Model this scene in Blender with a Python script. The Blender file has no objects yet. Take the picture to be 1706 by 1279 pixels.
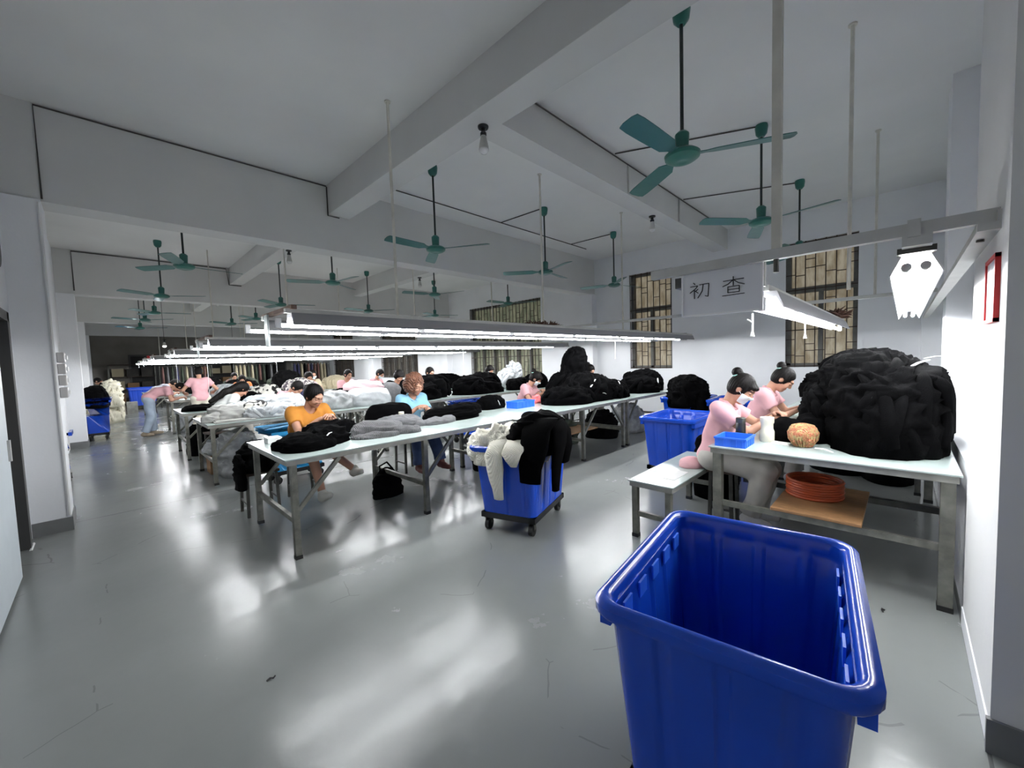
import bpy, bmesh, math, random
import numpy as np
from mathutils import Vector, Matrix, noise
S = bpy.context.scene; COL = S.collection
PI = math.pi
# ------------------------------------------------------------ camera, world, exposure
F, YAW, PITCH, ROLL = 667.0, math.radians(44.44), math.radians(-3.37), math.radians(1.88)
fw = Vector((math.cos(YAW)*math.cos(PITCH), math.sin(YAW)*math.cos(PITCH), math.sin(PITCH)))
rt = Vector((math.sin(YAW), -math.cos(YAW), 0)); dn = fw.cross(rt)
c_, s_ = math.cos(ROLL), math.sin(ROLL)
r2 = c_*rt + s_*dn; d2 = -s_*rt + c_*dn
cam = bpy.data.objects.new('camera', bpy.data.cameras.new('camera')); COL.objects.link(cam)
cam.data.sensor_width = 36; cam.data.lens = 36*F/1706; cam.data.clip_start = .05; cam.data.clip_end = 100
M4 = Matrix((r2, -d2, -fw)).transposed().to_4x4(); M4.translation = (0, 0, 1.5)
cam.matrix_world = M4; S.camera = cam
W = bpy.data.worlds.new('world'); S.world = W; W.use_nodes = True
W.node_tree.nodes['Background'].inputs[0].default_value = (.8, .84, .85, 1)
W.node_tree.nodes['Background'].inputs[1].default_value = .15
S.view_settings.view_transform = 'Standard'; S.view_settings.look = 'None'
S.view_settings.exposure = 1.22; S.view_settings.gamma = 1; S.view_settings.use_curve_mapping = False
TUBE = 44.0          # radiance of the fluorescent tubes
S.cycles.max_bounces = 8; S.cycles.diffuse_bounces = 5; S.cycles.sample_clamp_indirect = 4
S.cycles.use_denoising = True

# ------------------------------------------------------------ materials
MT = {}
def mat(name, col, rough=.6, metal=0, noise_amt=0, noise_scale=8, bump=0, bump_scale=60, spec=.5, emit=None, es=0,
        wave=None, trans=0, alpha=1, sheen=0):
    m = bpy.data.materials.new(name); m.use_nodes = True; nt = m.node_tree; b = nt.nodes['Principled BSDF']
    b.inputs['Base Color'].default_value = (*col, 1); b.inputs['Roughness'].default_value = rough
    b.inputs['Metallic'].default_value = metal; b.inputs['Specular IOR Level'].default_value = spec
    b.inputs['Transmission Weight'].default_value = trans; b.inputs['Alpha'].default_value = alpha
    b.inputs['Sheen Weight'].default_value = sheen
    tc = nt.nodes.new('ShaderNodeTexCoord')
    if noise_amt:
        n = nt.nodes.new('ShaderNodeTexNoise'); n.inputs['Scale'].default_value = noise_scale; n.inputs['Detail'].default_value = 5
        nt.links.new(tc.outputs['Object'], n.inputs['Vector'])
        r = nt.nodes.new('ShaderNodeMapRange'); r.inputs[1].default_value = .3; r.inputs[2].default_value = .7
        r.inputs[3].default_value = 1-noise_amt; r.inputs[4].default_value = 1+noise_amt
        nt.links.new(n.outputs[0], r.inputs[0])
        x = nt.nodes.new('ShaderNodeMix'); x.data_type = 'RGBA'; x.blend_type = 'MULTIPLY'; x.inputs[0].default_value = 1
        x.inputs[6].default_value = (*col, 1); nt.links.new(r.outputs[0], x.inputs[7]); nt.links.new(x.outputs[2], b.inputs['Base Color'])
    if bump:
        if wave:
            n = nt.nodes.new('ShaderNodeTexWave'); n.inputs['Scale'].default_value = bump_scale; n.inputs['Distortion'].default_value = wave
        else:
            n = nt.nodes.new('ShaderNodeTexNoise'); n.inputs['Scale'].default_value = bump_scale; n.inputs['Detail'].default_value = 4
        nt.links.new(tc.outputs['Object'], n.inputs['Vector'])
        bp = nt.nodes.new('ShaderNodeBump'); bp.inputs['Strength'].default_value = bump; bp.inputs['Distance'].default_value = .01
        nt.links.new(n.outputs['Fac' if 'Fac' in n.outputs else 0], bp.inputs['Height']); nt.links.new(bp.outputs[0], b.inputs['Normal'])
    if emit:
        b.inputs['Emission Color'].default_value = (*emit, 1); b.inputs['Emission Strength'].default_value = es
    MT[name] = m; return m
mat('wall', (.8, .81, .83), .7, noise_amt=.04, noise_scale=1.5, bump=.08, bump_scale=40)
mat('ceiling', (.76, .76, .75), .8, noise_amt=.05, noise_scale=.8)
mat('beam', (.62, .62, .61), .8, noise_amt=.04, noise_scale=1.2)
mat('pillar', (.7, .7, .69), .7, noise_amt=.04, noise_scale=1.2, bump=.1, bump_scale=30)
mat('plinth', (.16, .165, .165), .5, noise_amt=.1)
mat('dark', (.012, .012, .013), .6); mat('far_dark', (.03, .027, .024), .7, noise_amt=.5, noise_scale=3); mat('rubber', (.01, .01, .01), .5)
mat('steel', (.2, .2, .17), .45, .55, noise_amt=.3, noise_scale=14, bump=.1)
mat('dark_steel', (.07, .07, .062), .45, .5, noise_amt=.3, noise_scale=14)
mat('galv', (.5, .5, .48), .5, .2, noise_amt=.08)
mat('rod', (.62, .6, .54), .5, .1, noise_amt=.1); mat('rust', (.14, .09, .07), .7, .2, noise_amt=.3)
mat('reflector', (.24, .24, .25), .5, .0); mat('white_metal', (.8, .8, .8), .35); mat('end_plate', (.3, .33, .33), .4, .3)
mat('tube', (.9, .9, .9), .4, emit=(.96, .98, 1), es=TUBE)
mat('board', (.42, .49, .47), .16, noise_amt=.05, noise_scale=5, spec=.45)
mat('board_edge', (.3, .3, .27), .4, .4, noise_amt=.2)
mat('fan_green', (.02, .13, .105), .3, noise_amt=.15); mat('fan_blade', (.045, .16, .15), .3, .2)
mat('fan_rod', (.012, .02, .018), .4)
mat('blue_bin', (.008, .062, .48), .2, noise_amt=.06, noise_scale=3, bump=.05, bump_scale=25)
mat('blue_crate', (.03, .16, .8), .35); mat('teal_bin', (.02, .3, .62), .35); mat('dark_blue_bin', (.008, .05, .4), .35)
mat('black_knit', (.0016, .0016, .0018), .95, bump=.5, bump_scale=260, spec=.03, noise_amt=.3, noise_scale=5)
mat('black_cloth', (.003, .003, .0033), .9, spec=.06); mat('navy', (.03, .03, .075), .9, bump=.3, bump_scale=200)
mat('white_knit', (.84, .81, .7), .95, bump=.6, bump_scale=38, wave=3)
mat('grey_rib', (.16, .16, .165), .95, bump=1.0, bump_scale=30, wave=1.5, noise_amt=.15, noise_scale=20)
mat('grey_knit', (.12, .12, .125), .95, bump=.5, bump_scale=120, noise_amt=.2, noise_scale=12)
mat('light_grey', (.34, .34, .32), .9, noise_amt=.2, noise_scale=10); mat('pale_grey', (.34, .37, .38), .6, noise_amt=.2, noise_scale=9)
mat('plastic_bag', (.42, .44, .45), .25, noise_amt=.12, noise_scale=12, bump=.3, bump_scale=25)
mat('grey_bag', (.3, .31, .31), .3, noise_amt=.3, noise_scale=10, bump=.4, bump_scale=20)
mat('pink_bag', (.52, .38, .4), .4, noise_amt=.06); mat('cream', (.78, .74, .6), .7); mat('tag', (.85, .85, .83), .6)
mat('pink_shirt', (.6, .33, .355), .85, noise_amt=.05, noise_scale=14); mat('orange_shirt', (.5, .2, .025), .85, noise_amt=.06, noise_scale=14)
mat('blue_shirt', (.22, .44, .6), .8, noise_amt=.05, noise_scale=14); mat('white_shirt', (.55, .57, .55), .85, noise_amt=.05)
mat('stripe_shirt', (.3, .3, .34), .9, noise_amt=.25, noise_scale=18); mat('brown_shirt', (.14, .07, .06), .9)
mat('rust_shirt', (.55, .17, .05), .9); mat('khaki', (.4, .35, .24), .9)
mat('jeans', (.035, .06, .14), .85, noise_amt=.15, noise_scale=12); mat('light_jeans', (.3, .36, .44), .85, noise_amt=.1)
mat('pale_pants', (.42, .4, .36), .85, noise_amt=.08); mat('cream_pants', (.66, .62, .52), .85); mat('dark_pants', (.02, .02, .025), .9)
mat('skin', (.43, .23, .155), .55, noise_amt=.05, noise_scale=9, spec=.35); mat('lip', (.36, .1, .09), .5); mat('brow', (.02, .014, .012), .8)
mat('hair', (.004, .003, .0028), .55, bump=.3, bump_scale=90, spec=.14); mat('brown_hair', (.13, .05, .025), .5, bump=.5, bump_scale=70, noise_amt=.35, noise_scale=25)
mat('mask', (.68, .78, .82), .7); mat('mint', (.35, .6, .55), .6)
mat('shoe', (.62, .6, .55), .7); mat('brown_shoe', (.16, .05, .04), .6); mat('tan_shoe', (.3, .24, .17), .7)
mat('carton', (.28, .16, .08), .8, noise_amt=.1); mat('plywood', (.3, .16, .07), .55, bump=.2, bump_scale=6, wave=4, noise_amt=.3, noise_scale=6)
mat('orange_strap', (.38, .06, .015), .4); mat('red', (.5, .02, .02), .5); mat('coral', (.8, .16, .17), .6)
mat('black_plastic', (.015, .016, .018), .3); mat('glass', (.6, .58, .5), .1, trans=.85); mat('tea', (.25, .13, .03), .2)
mat('dry_plant', (.07, .03, .018), .9); mat('pink_cushion', (.7, .4, .42), .9, bump=.5, bump_scale=50)
mat('door_white', (.6, .66, .7), .4, noise_amt=.03); mat('frame_dark', (.06, .06, .06), .5); mat('bars', (.035, .022, .016), .6)
mat('win_frame', (.12, .12, .11), .6, noise_amt=.2); mat('ink', (.01, .01, .012), .6); mat('sign', (.72, .73, .75), .4)
mat('wire', (.05, .045, .04), .6); mat('white_cord', (.75, .75, .74), .5); mat('bulb_glass', (.75, .75, .75), .15)
mat('bulb_lit', (.9, .9, .8), .3, emit=(1, .93, .75), es=20); mat('switchbox', (.42, .41, .4), .4); mat('paper', (.8, .8, .78), .8)
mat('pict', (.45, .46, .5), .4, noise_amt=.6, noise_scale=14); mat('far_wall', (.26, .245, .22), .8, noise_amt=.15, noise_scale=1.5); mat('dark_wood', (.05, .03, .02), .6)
mat('leaf', (.035, .045, .03), .8, noise_amt=.4, noise_scale=7)
def special():
    m = mat('floor', (.3, .318, .31), .2); nt = m.node_tree; b = nt.nodes['Principled BSDF']; L = nt.links.new
    b.inputs['Specular IOR Level'].default_value = .38
    tc = nt.nodes.new('ShaderNodeTexCoord'); n = nt.nodes.new('ShaderNodeTexNoise'); n.inputs['Scale'].default_value = 1.1; n.inputs['Detail'].default_value = 8
    n.inputs['Roughness'].default_value = .65; L(tc.outputs['Object'], n.inputs['Vector'])
    r = nt.nodes.new('ShaderNodeMapRange'); r.inputs[1].default_value = .35; r.inputs[2].default_value = .7; r.inputs[3].default_value = .17; r.inputs[4].default_value = .3
    L(n.outputs[0], r.inputs[0]); L(r.outputs[0], b.inputs['Roughness'])
    cr = nt.nodes.new('ShaderNodeValToRGB'); e = cr.color_ramp.elements
    e[0].position = .3; e[0].color = (.2, .212, .204, 1); e[1].position = .75; e[1].color = (.22, .232, .224, 1)
    L(n.outputs[0], cr.inputs[0])
    # scuffs: thin cracks
    v = nt.nodes.new('ShaderNodeTexVoronoi'); v.feature = 'DISTANCE_TO_EDGE'; v.inputs['Scale'].default_value = .75
    n2 = nt.nodes.new('ShaderNodeTexNoise'); n2.inputs['Scale'].default_value = 2.2; n2.inputs['Detail'].default_value = 3
    L(tc.outputs['Object'], n2.inputs['Vector'])
    mx = nt.nodes.new('ShaderNodeMix'); mx.data_type = 'RGBA'; mx.inputs[0].default_value = .12
    L(tc.outputs['Object'], mx.inputs[6]); L(n2.outputs['Color'], mx.inputs[7]); L(mx.outputs[2], v.inputs['Vector'])
    n3 = nt.nodes.new('ShaderNodeTexNoise'); n3.inputs['Scale'].default_value = 2.7; L(tc.outputs['Object'], n3.inputs['Vector'])
    a = nt.nodes.new('ShaderNodeMath'); a.operation = 'LESS_THAN'; a.inputs[1].default_value = .0022; L(v.outputs['Distance'], a.inputs[0])
    g = nt.nodes.new('ShaderNodeMath'); g.operation = 'GREATER_THAN'; g.inputs[1].default_value = .56; L(n3.outputs[0], g.inputs[0])
    k = nt.nodes.new('ShaderNodeMath'); k.operation = 'MULTIPLY'; L(a.outputs[0], k.inputs[0]); L(g.outputs[0], k.inputs[1])
    k2 = nt.nodes.new('ShaderNodeMath'); k2.operation = 'MULTIPLY'; k2.inputs[1].default_value = .3; L(k.outputs[0], k2.inputs[0])
    mc = nt.nodes.new('ShaderNodeMix'); mc.data_type = 'RGBA'; mc.inputs[7].default_value = (.04, .04, .04, 1)
    L(k2.outputs[0], mc.inputs[0]); L(cr.outputs[0], mc.inputs[6]); L(mc.outputs[2], b.inputs['Base Color'])
    sx = nt.nodes.new('ShaderNodeSeparateXYZ'); L(tc.outputs['Object'], sx.inputs[0])          # screed joints under the girders
    ad = nt.nodes.new('ShaderNodeMath'); ad.operation = 'PINGPONG'; ad.inputs[1].default_value = 3.125; sb = nt.nodes.new('ShaderNodeMath'); sb.operation = 'SUBTRACT'; sb.inputs[1].default_value = 6.0
    L(sx.outputs[1], sb.inputs[0]); L(sb.outputs[0], ad.inputs[0]); lt = nt.nodes.new('ShaderNodeMath'); lt.operation = 'LESS_THAN'; lt.inputs[1].default_value = .006; L(ad.outputs[0], lt.inputs[0])
    mj = nt.nodes.new('ShaderNodeMix'); mj.data_type = 'RGBA'; mj.inputs[7].default_value = (.1, .105, .1, 1); L(lt.outputs[0], mj.inputs[0]); L(mc.outputs[2], mj.inputs[6]); L(mj.outputs[2], b.inputs['Base Color'])
    bp = nt.nodes.new('ShaderNodeBump'); bp.inputs['Strength'].default_value = .12; bp.inputs['Distance'].default_value = .02
    n4 = nt.nodes.new('ShaderNodeTexNoise'); n4.inputs['Scale'].default_value = 6; n4.inputs['Detail'].default_value = 6; L(tc.outputs['Object'], n4.inputs['Vector'])
    L(n4.outputs[0], bp.inputs['Height']); L(bp.outputs[0], b.inputs['Normal'])
    for nm, c1, c2, es in (('pane', (.2, .16, .1), (.36, .32, .24), .26), ('pane_green', (.12, .14, .09), (.3, .29, .2), .16), ('pane_dark', (.03, .028, .024), (.09, .08, .06), .12)):
        m = mat(nm, c1, .5); nt = m.node_tree; b = nt.nodes['Principled BSDF']; L = nt.links.new
        tc = nt.nodes.new('ShaderNodeTexCoord'); n = nt.nodes.new('ShaderNodeTexNoise'); n.inputs['Scale'].default_value = 5; n.inputs['Detail'].default_value = 6
        mp = nt.nodes.new('ShaderNodeMapping'); mp.inputs['Scale'].default_value = (1, 2.5, .7); L(tc.outputs['Object'], mp.inputs[0]); L(mp.outputs[0], n.inputs['Vector'])
        cr = nt.nodes.new('ShaderNodeValToRGB'); e = cr.color_ramp.elements; e[0].position = .35; e[0].color = (*c1, 1); e[1].position = .65; e[1].color = (*c2, 1)
        L(n.outputs[0], cr.inputs[0]); L(cr.outputs[0], b.inputs['Emission Color']); b.inputs['Emission Strength'].default_value = es  # opaque panes glow weakly, standing in for outside light through frosted glass
        L(cr.outputs[0], b.inputs['Base Color'])
    for nm, c1, c2, sc in (('print_bw', (.01, .01, .01), (.7, .68, .62), 9), ('print_dots', (.12, .1, .12), (.7, .66, .62), 22)):
        m = mat(nm, c1, .9); nt = m.node_tree; b = nt.nodes['Principled BSDF']; L = nt.links.new
        tc = nt.nodes.new('ShaderNodeTexCoord'); n = nt.nodes.new('ShaderNodeTexNoise'); n.inputs['Scale'].default_value = sc; n.inputs['Detail'].default_value = 1
        L(tc.outputs['Object'], n.inputs['Vector']); cr = nt.nodes.new('ShaderNodeValToRGB'); e = cr.color_ramp.elements
        e[0].position = .46; e[0].color = (*c1, 1); e[1].position = .5; e[1].color = (*c2, 1); L(n.outputs[0], cr.inputs[0]); L(cr.outputs[0], b.inputs['Base Color'])
    m = mat('yarn', (.6, .2, .08), .9, bump=.8, bump_scale=60, wave=2); nt = m.node_tree; b = nt.nodes['Principled BSDF']; L = nt.links.new
    tc = nt.nodes.new('ShaderNodeTexCoord'); n = nt.nodes.new('ShaderNodeTexNoise'); n.inputs['Scale'].default_value = 40; n.inputs['Detail'].default_value = 2
    L(tc.outputs['Object'], n.inputs['Vector']); cr = nt.nodes.new('ShaderNodeValToRGB'); e = cr.color_ramp.elements
    e[0].position = .4; e[0].color = (.62, .22, .12, 1); e[1].position = .6; e[1].color = (.6, .45, .2, 1); L(n.outputs[0], cr.inputs[0]); L(cr.outputs[0], b.inputs['Base Color'])
special()

# ------------------------------------------------------------ mesh helpers
class MB:
    def __init__(s): s.v = []; s.f = []
    def add(s, v, f):
        o = len(s.v); s.v += [tuple(p) for p in v]; s.f += [tuple(i+o for i in q) for q in f]; return s
    def box(s, x0, y0, z0, x1, y1, z1):
        return s.add([(x0,y0,z0),(x1,y0,z0),(x1,y1,z0),(x0,y1,z0),(x0,y0,z1),(x1,y0,z1),(x1,y1,z1),(x0,y1,z1)],
                     [(3,2,1,0),(4,5,6,7),(0,1,5,4),(1,2,6,5),(2,3,7,6),(3,0,4,7)])
    def bar(s, a, b, w, h=None, up=(0,0,1)):          # rectangular bar from a to b
        h = h or w; a = Vector(a); b = Vector(b); d = (b-a).normalized(); u = Vector(up)
        if abs(d.dot(u)) > .98: u = Vector((0,1,0))
        x = d.cross(u).normalized(); y = x.cross(d).normalized(); q = [(-w/2,-h/2),(w/2,-h/2),(w/2,h/2),(-w/2,h/2)]
        return s.add([a+x*i+y*j for i,j in q]+[b+x*i+y*j for i,j in q], [(3,2,1,0),(4,5,6,7),(0,1,5,4),(1,2,6,5),(2,3,7,6),(3,0,4,7)])
    def tube(s, pts, r, n=8, cap=True, flat=None):      # pts list, r number or list; flat squashes along local up
        P = [Vector(p) for p in pts]; R = r if isinstance(r, (list, tuple)) else [r]*len(P); vs = []; u = None
        for i, p in enumerate(P):
            d = (P[min(i+1, len(P)-1)]-P[max(i-1, 0)])
            d = d.normalized() if d.length > 1e-9 else Vector((0,0,1))
            if u is None: u = Vector((0,0,1)) if abs(d.z) < .9 else Vector((1,0,0))
            x = d.cross(u)
            x = x.normalized() if x.length > 1e-6 else d.orthogonal().normalized()
            u = x.cross(d).normalized()
            for k in range(n):
                a = 2*PI*k/n; vs.append(p+x*R[i]*math.cos(a)+u*R[i]*math.sin(a)*(flat or 1))
        fs = [(i*n+k, i*n+(k+1)%n, (i+1)*n+(k+1)%n, (i+1)*n+k) for i in range(len(P)-1) for k in range(n)]
        if cap: fs += [tuple(range(n))[::-1], tuple((len(P)-1)*n+k for k in range(n))]
        return s.add(vs, fs)
    def lathe(s, prof, c=(0,0,0), n=20):                # prof [(r,z)]
        vs = [(c[0]+r*math.cos(2*PI*k/n), c[1]+r*math.sin(2*PI*k/n), c[2]+z) for r, z in prof for k in range(n)]
        fs = [(i*n+k, i*n+(k+1)%n, (i+1)*n+(k+1)%n, (i+1)*n+k) for i in range(len(prof)-1) for k in range(n)]
        fs += [tuple(range(n))[::-1], tuple((len(prof)-1)*n+k for k in range(n))]
        return s.add(vs, fs)
    def prism(s, poly, a, b, axis='x'):                 # poly in the other two axes
        n = len(poly); mk = {'x': lambda t,p:(t,p[0],p[1]), 'y': lambda t,p:(p[0],t,p[1]), 'z': lambda t,p:(p[0],p[1],t)}[axis]
        return s.add([mk(a,p) for p in poly]+[mk(b,p) for p in poly],
                     [(i,(i+1)%n,n+(i+1)%n,n+i) for i in range(n)]+[tuple(range(n))[::-1], tuple(range(n,2*n))])
    def rings(s, rings, cap0=False, cap1=False):
        n = len(rings[0]); vs = [p for r in rings for p in r]
        fs = [(i*n+k, i*n+(k+1)%n, (i+1)*n+(k+1)%n, (i+1)*n+k) for i in range(len(rings)-1) for k in range(n)]
        if cap0: fs.append(tuple(range(n))[::-1])
        if cap1: fs.append(tuple((len(rings)-1)*n+k for k in range(n)))
        return s.add(vs, fs)
    def mesh(s, name, m, smooth=False, bevel=0):
        me = bpy.data.meshes.new(name); me.from_pydata(s.v, [], s.f); me.validate()
        bm = bmesh.new(); bm.from_mesh(me); bmesh.ops.recalc_face_normals(bm, faces=bm.faces); bm.to_mesh(me); bm.free()
        me.materials.append(MT[m])
        if smooth:
            me.polygons.foreach_set('use_smooth', [True]*len(me.polygons))
            if smooth == 'auto': me.set_sharp_from_angle(angle=math.radians(38))
        return me
    def obj(s, name, m, parent=None, smooth=False, loc=None, bevel=0):
        o = bpy.data.objects.new(name, s.mesh(name, m, smooth)); COL.objects.link(o)
        if parent: o.parent = parent
        if loc: o.location = loc
        if bevel:
            b = o.modifiers.new('bevel', 'BEVEL'); b.width = bevel; b.segments = 2; b.limit_method = 'ANGLE'
        return o
def tag(o, label=None, cat=None, group=None, kind=None):
    for k, v in (('label', label), ('category', cat), ('group', group), ('kind', kind)):
        if v: o[k] = v
    return o
def empty(name, label, cat, loc=(0,0,0), rz=0, group=None):
    o = bpy.data.objects.new(name, None); COL.objects.link(o); o.location = loc; o.rotation_euler = (0,0,rz); o.empty_display_size = .1
    return tag(o, label, cat, group)
def struct(name, mb, m, smooth=False): return tag(mb.obj(name, m, smooth=smooth), kind='structure')
def copy_tree(o, parent=None):
    c = o.copy(); COL.objects.link(c)
    if parent: c.parent = parent
    for ch in list(o.children): copy_tree(ch, c)
    return c
def dup(o, label, loc, rz=0, group=None):
    c = copy_tree(o); c.location = loc; c.rotation_euler = (0,0,rz); c['label'] = label
    if group: c['group'] = group
    return c

# ------------------------------------------------------------ the setting
CZ, GZ, BZ = 4.02, 3.13, 3.62
XL, XR, YR, YE = -.55, 9.1, -.45, 27.0
struct('floor', MB().box(-.75, -3.2, -.1, XR+.3, YE+.2, 0), 'floor')
struct('ceiling', MB().box(-.75, -3.2, CZ, XR+.3, YE+.2, CZ+.15), 'ceiling')
wl = MB(); wl.box(XL-.2, -3.2, 0, XL, 4.62, CZ); wl.box(XL-.2, 4.62, 2.05, XL, 5.5, CZ); wl.box(XL-.2, 5.5, 0, XL, YE, CZ)
struct('wall_left', wl, 'wall')
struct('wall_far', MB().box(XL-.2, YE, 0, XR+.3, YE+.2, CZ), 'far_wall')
struct('wall_back', MB().box(XL-.2, -3.2, 2.9, 2.4, -3.0, CZ), 'wall')   # unseen opening below, added to let sky light in
struct('wall_entry', MB().box(2.2, -3.0, 0, 2.4, YR, CZ), 'wall')
struct('wall_right', MB().box(2.2, YR-.2, 0, XR+.2, YR, CZ), 'wall')
WINS = [(.58, 1.62, 1.2, 3.5), (3.78, 4.82, 1.2, 3.47), (7.65, 10.9, .9, 3.32), (14.3, 17.4, .9, 3.2), (20.3, 22.9, .9, 3.2)]
ww = MB(); y = YR-.2
for a, b, z0, z1 in WINS:
    ww.box(XR, y, 0, XR+.24, a, CZ); ww.box(XR, a, 0, XR+.24, b, z0); ww.box(XR, a, z1, XR+.24, b, CZ); y = b
ww.box(XR, y, 0, XR+.24, YE, CZ); struct('wall_window', ww, 'wall')
k = 0
def trim(mb, m): 
    global k; k += 1; return struct(f'trim_{k}', mb, m)
for y0 in (5.8, 12.05, 18.3, 24.5): trim(MB().box(XL, y0, GZ, XR, y0+.32, CZ), 'beam')       # girders across the hall
trim(MB().box(2.35, -3.0, BZ, 2.65, 5.8, CZ), 'beam')
trim(MB().box(2.65, 2.62, BZ, XR, 2.9, CZ), 'beam')
for y0, y1 in ((6.12, 12.05), (12.37, 18.3), (18.62, 24.5)):
    for x in (2.36, 5.5): trim(MB().box(x, y0, BZ, x+.26, y1, CZ), 'beam')
for y0 in (5.75, 12.0, 18.25, 24.45):
    trim(MB().box(XL, y0, 0, -.3, y0+.42, GZ), 'wall'); trim(MB().box(XL, y0-.012, 0, -.288, y0+.432, .13), 'plinth')
    trim(MB().box(XR-.22, y0, 0, XR, y0+.42, GZ), 'wall')
trim(MB().box(2.2, YR, 0, 3.15, -.25, CZ), 'pillar'); trim(MB().box(2.188, -.75, 0, 2.21, -.24, .13), 'plinth'); trim(MB().box(2.2, -.252, 0, 3.15, -.245, .1), 'wall')
trim(MB().box(3.15, YR, 0, 5.7, -.26, .84), 'wall'); trim(MB().box(5.7, YR, 0, 6.15, -.28, CZ), 'wall'); trim(MB().box(XR-.35, YR, 0, XR, -.18, GZ), 'wall')
# doorway in the left wall, its frame and its pale leaf swung back along the wall
d = tag(MB().box(XL-.12, 4.62, 0, XL+.02, 4.72, 2.05).box(XL-.12, 5.4, 0, XL+.02, 5.5, 2.05).box(XL-.12, 4.62, 1.97, XL+.02, 5.5, 2.05).obj('door_1', 'frame_dark'), kind='structure')
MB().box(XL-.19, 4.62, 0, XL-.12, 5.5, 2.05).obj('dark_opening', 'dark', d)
MB().box(XL+.005, 3.3, .03, XL+.045, 4.6, 2.03).obj('door_leaf', 'door_white', d, bevel=.004)
MB().box(XL+.02, 4.53, .9, XL+.06, 4.56, 1.05).obj('door_handle', 'galv', d)
# windows
def window(i, y0, y1, z0, z1, pane, pair=False):
    w = tag(MB().box(XR+.1, y0, z0, XR+.2, y0+.07, z1).box(XR+.1, y1-.07, z0, XR+.2, y1, z1).box(XR+.1, y0, z0, XR+.2, y1, z0+.07).box(XR+.1, y0, z1-.06, XR+.2, y1, z1).obj(f'window_{i}', 'win_frame'), kind='structure')
    MB().box(XR+.2, y0, z0, XR+.22, y1, z1).obj('pane', pane, w)
    m = MB(); zt = z0+(z1-z0)*.62; m.box(XR+.08, y0, zt-.05, XR+.2, y1, zt+.05)
    n = max(1, round((y1-y0)/.52)); 
    for j in range(1, n): yy = y0+(y1-y0)*j/n; m.box(XR+.1, yy-.035, z0, XR+.2, yy+.035, zt)
    m.obj('mullion', 'win_frame', w)
    g = MB(); rnd = random.Random(i); nb = round((y1-y0)/.145); zs = [z0+.02, z0+(z1-z0)*.3, zt, z1-.02]
    for z in zs: g.box(XR+.03, y0, z-.009, XR+.045, y1, z+.009)
    for j in range(nb+1):
        yy = y0+(y1-y0)*j/nb; g.box(XR+.03, yy-.008, z0, XR+.046, yy+.008, z1)
        if j < nb:
            for lo, hi in ((z0, zs[1]), (zs[1], zt), (zt, z1)):
                f = (.3, .62, .45, .75)[(j*3+i)%4]; z = lo+(hi-lo)*f; g.box(XR+.03, yy, z-.007, XR+.045, yy+(y1-y0)/nb, z+.007)
                if j % 2 == 0: z = lo+(hi-lo)*(1-f*.9); g.box(XR+.03, yy, z-.007, XR+.045, yy+(y1-y0)/nb, z+.007)
    g.obj('window_grille', 'bars', w)
for i, (q, p) in enumerate(zip(WINS, ('pane', 'pane', 'pane_green', 'pane_dark', 'pane_dark'))): window(i+1, *q, p)
# far dark openings and shutters on the end wall
for i, (x0, x1, z1) in enumerate(((1.0, 2.6, 2.3), (3.4, 5.0, 2.3), (6.2, 7.8, 2.3))):
    o = tag(MB().box(x0-.08, YE-.04, 0, x0, YE+.02, z1).box(x1, YE-.04, 0, x1+.08, YE+.02, z1).box(x0-.08, YE-.04, z1, x1+.08, YE+.02, z1+.08).obj(f'door_{i+2}', 'frame_dark'), kind='structure')
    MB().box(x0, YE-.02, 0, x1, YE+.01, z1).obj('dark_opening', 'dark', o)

# ------------------------------------------------------------ conduits and hanging rods
def conduit(label, pts, r=.008, m='wire', name='cable_conduit', cat='cable conduit'):
    return tag(MB().tube(pts, r, 6).obj(name, m), label, cat)
conduit('dark conduit along the ceiling seam of the girder over the left pillar', [(-.29, 5.79, 3.15), (-.29, 5.79, 4.0), (2.34, 5.79, 4.0)])
conduit('thin dark conduit dropping down the left end of the big beam', [(2.343, 5.785, 3.99), (2.343, 5.785, 3.6), (2.5, 5.785, 3.6)])
conduit('dark conduit on the near ceiling feeding the closest fan, beside the big beam', [(2.66, -1.0, 4.01), (2.66, 1.1, 4.01), (3.04, 1.2, 4.01)], .009)
conduit('dark conduit along the short cross beam towards the window wall', [(2.66, 2.6, 3.98), (8.4, 2.6, 3.98)])
conduit('dark conduit across the ceiling beyond the cross beam, feeding the middle fans', [(2.67, 5.3, 4.01), (4.4, 5.3, 4.01), (8.0, 5.3, 4.01)])
for i, x in enumerate((3.1, 5.3, 7.45)):
    if i: conduit(f'short dark ceiling conduit running to the {("", "second", "third")[i]} fan of the middle row', [(x-.05, 5.3, 4.01), (x, 4.36, 4.01)])
    if i: conduit(f'short dark ceiling conduit running to the {("", "second", "third")[i]} fan of the nearest row', [(x-.7, 2.6, 4.005), (x, 1.18, 4.01)])
conduit('dark conduit along the top of the second girder, seen over the left tables', [(-.29, 12.04, 3.2), (-.29, 12.04, 3.99), (2.3, 12.04, 3.99), (2.345, 12.03, 3.6), (2.6, 12.03, 3.6)], .012)
for x in (4.95, 6.6): conduit(f'pale conduit dropping down the face of the cross beam, {"nearer the big beam" if x < 5 else "nearer the window wall"}', [(x, 2.61, 3.98), (x, 2.61, 3.63)], .012, 'galv')
rods = [((2.08, 3.59, 1.9), 'thin grey rod in front of the big beam, nearest of the long rods'),
        ((4.34, 3.6, 1.9), 'thin grey rod between the first and second middle fans'),
        ((6.53, 3.59, 1.9), 'thin grey rod by the third middle fan, in front of the barred window'),
        ((6.46, .26, 2.13), 'thin grey rod farthest back beside the right window'),
        ((4.25, .33, 1.98), 'pale rod hanging before the right window, right of the thick post')]
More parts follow.
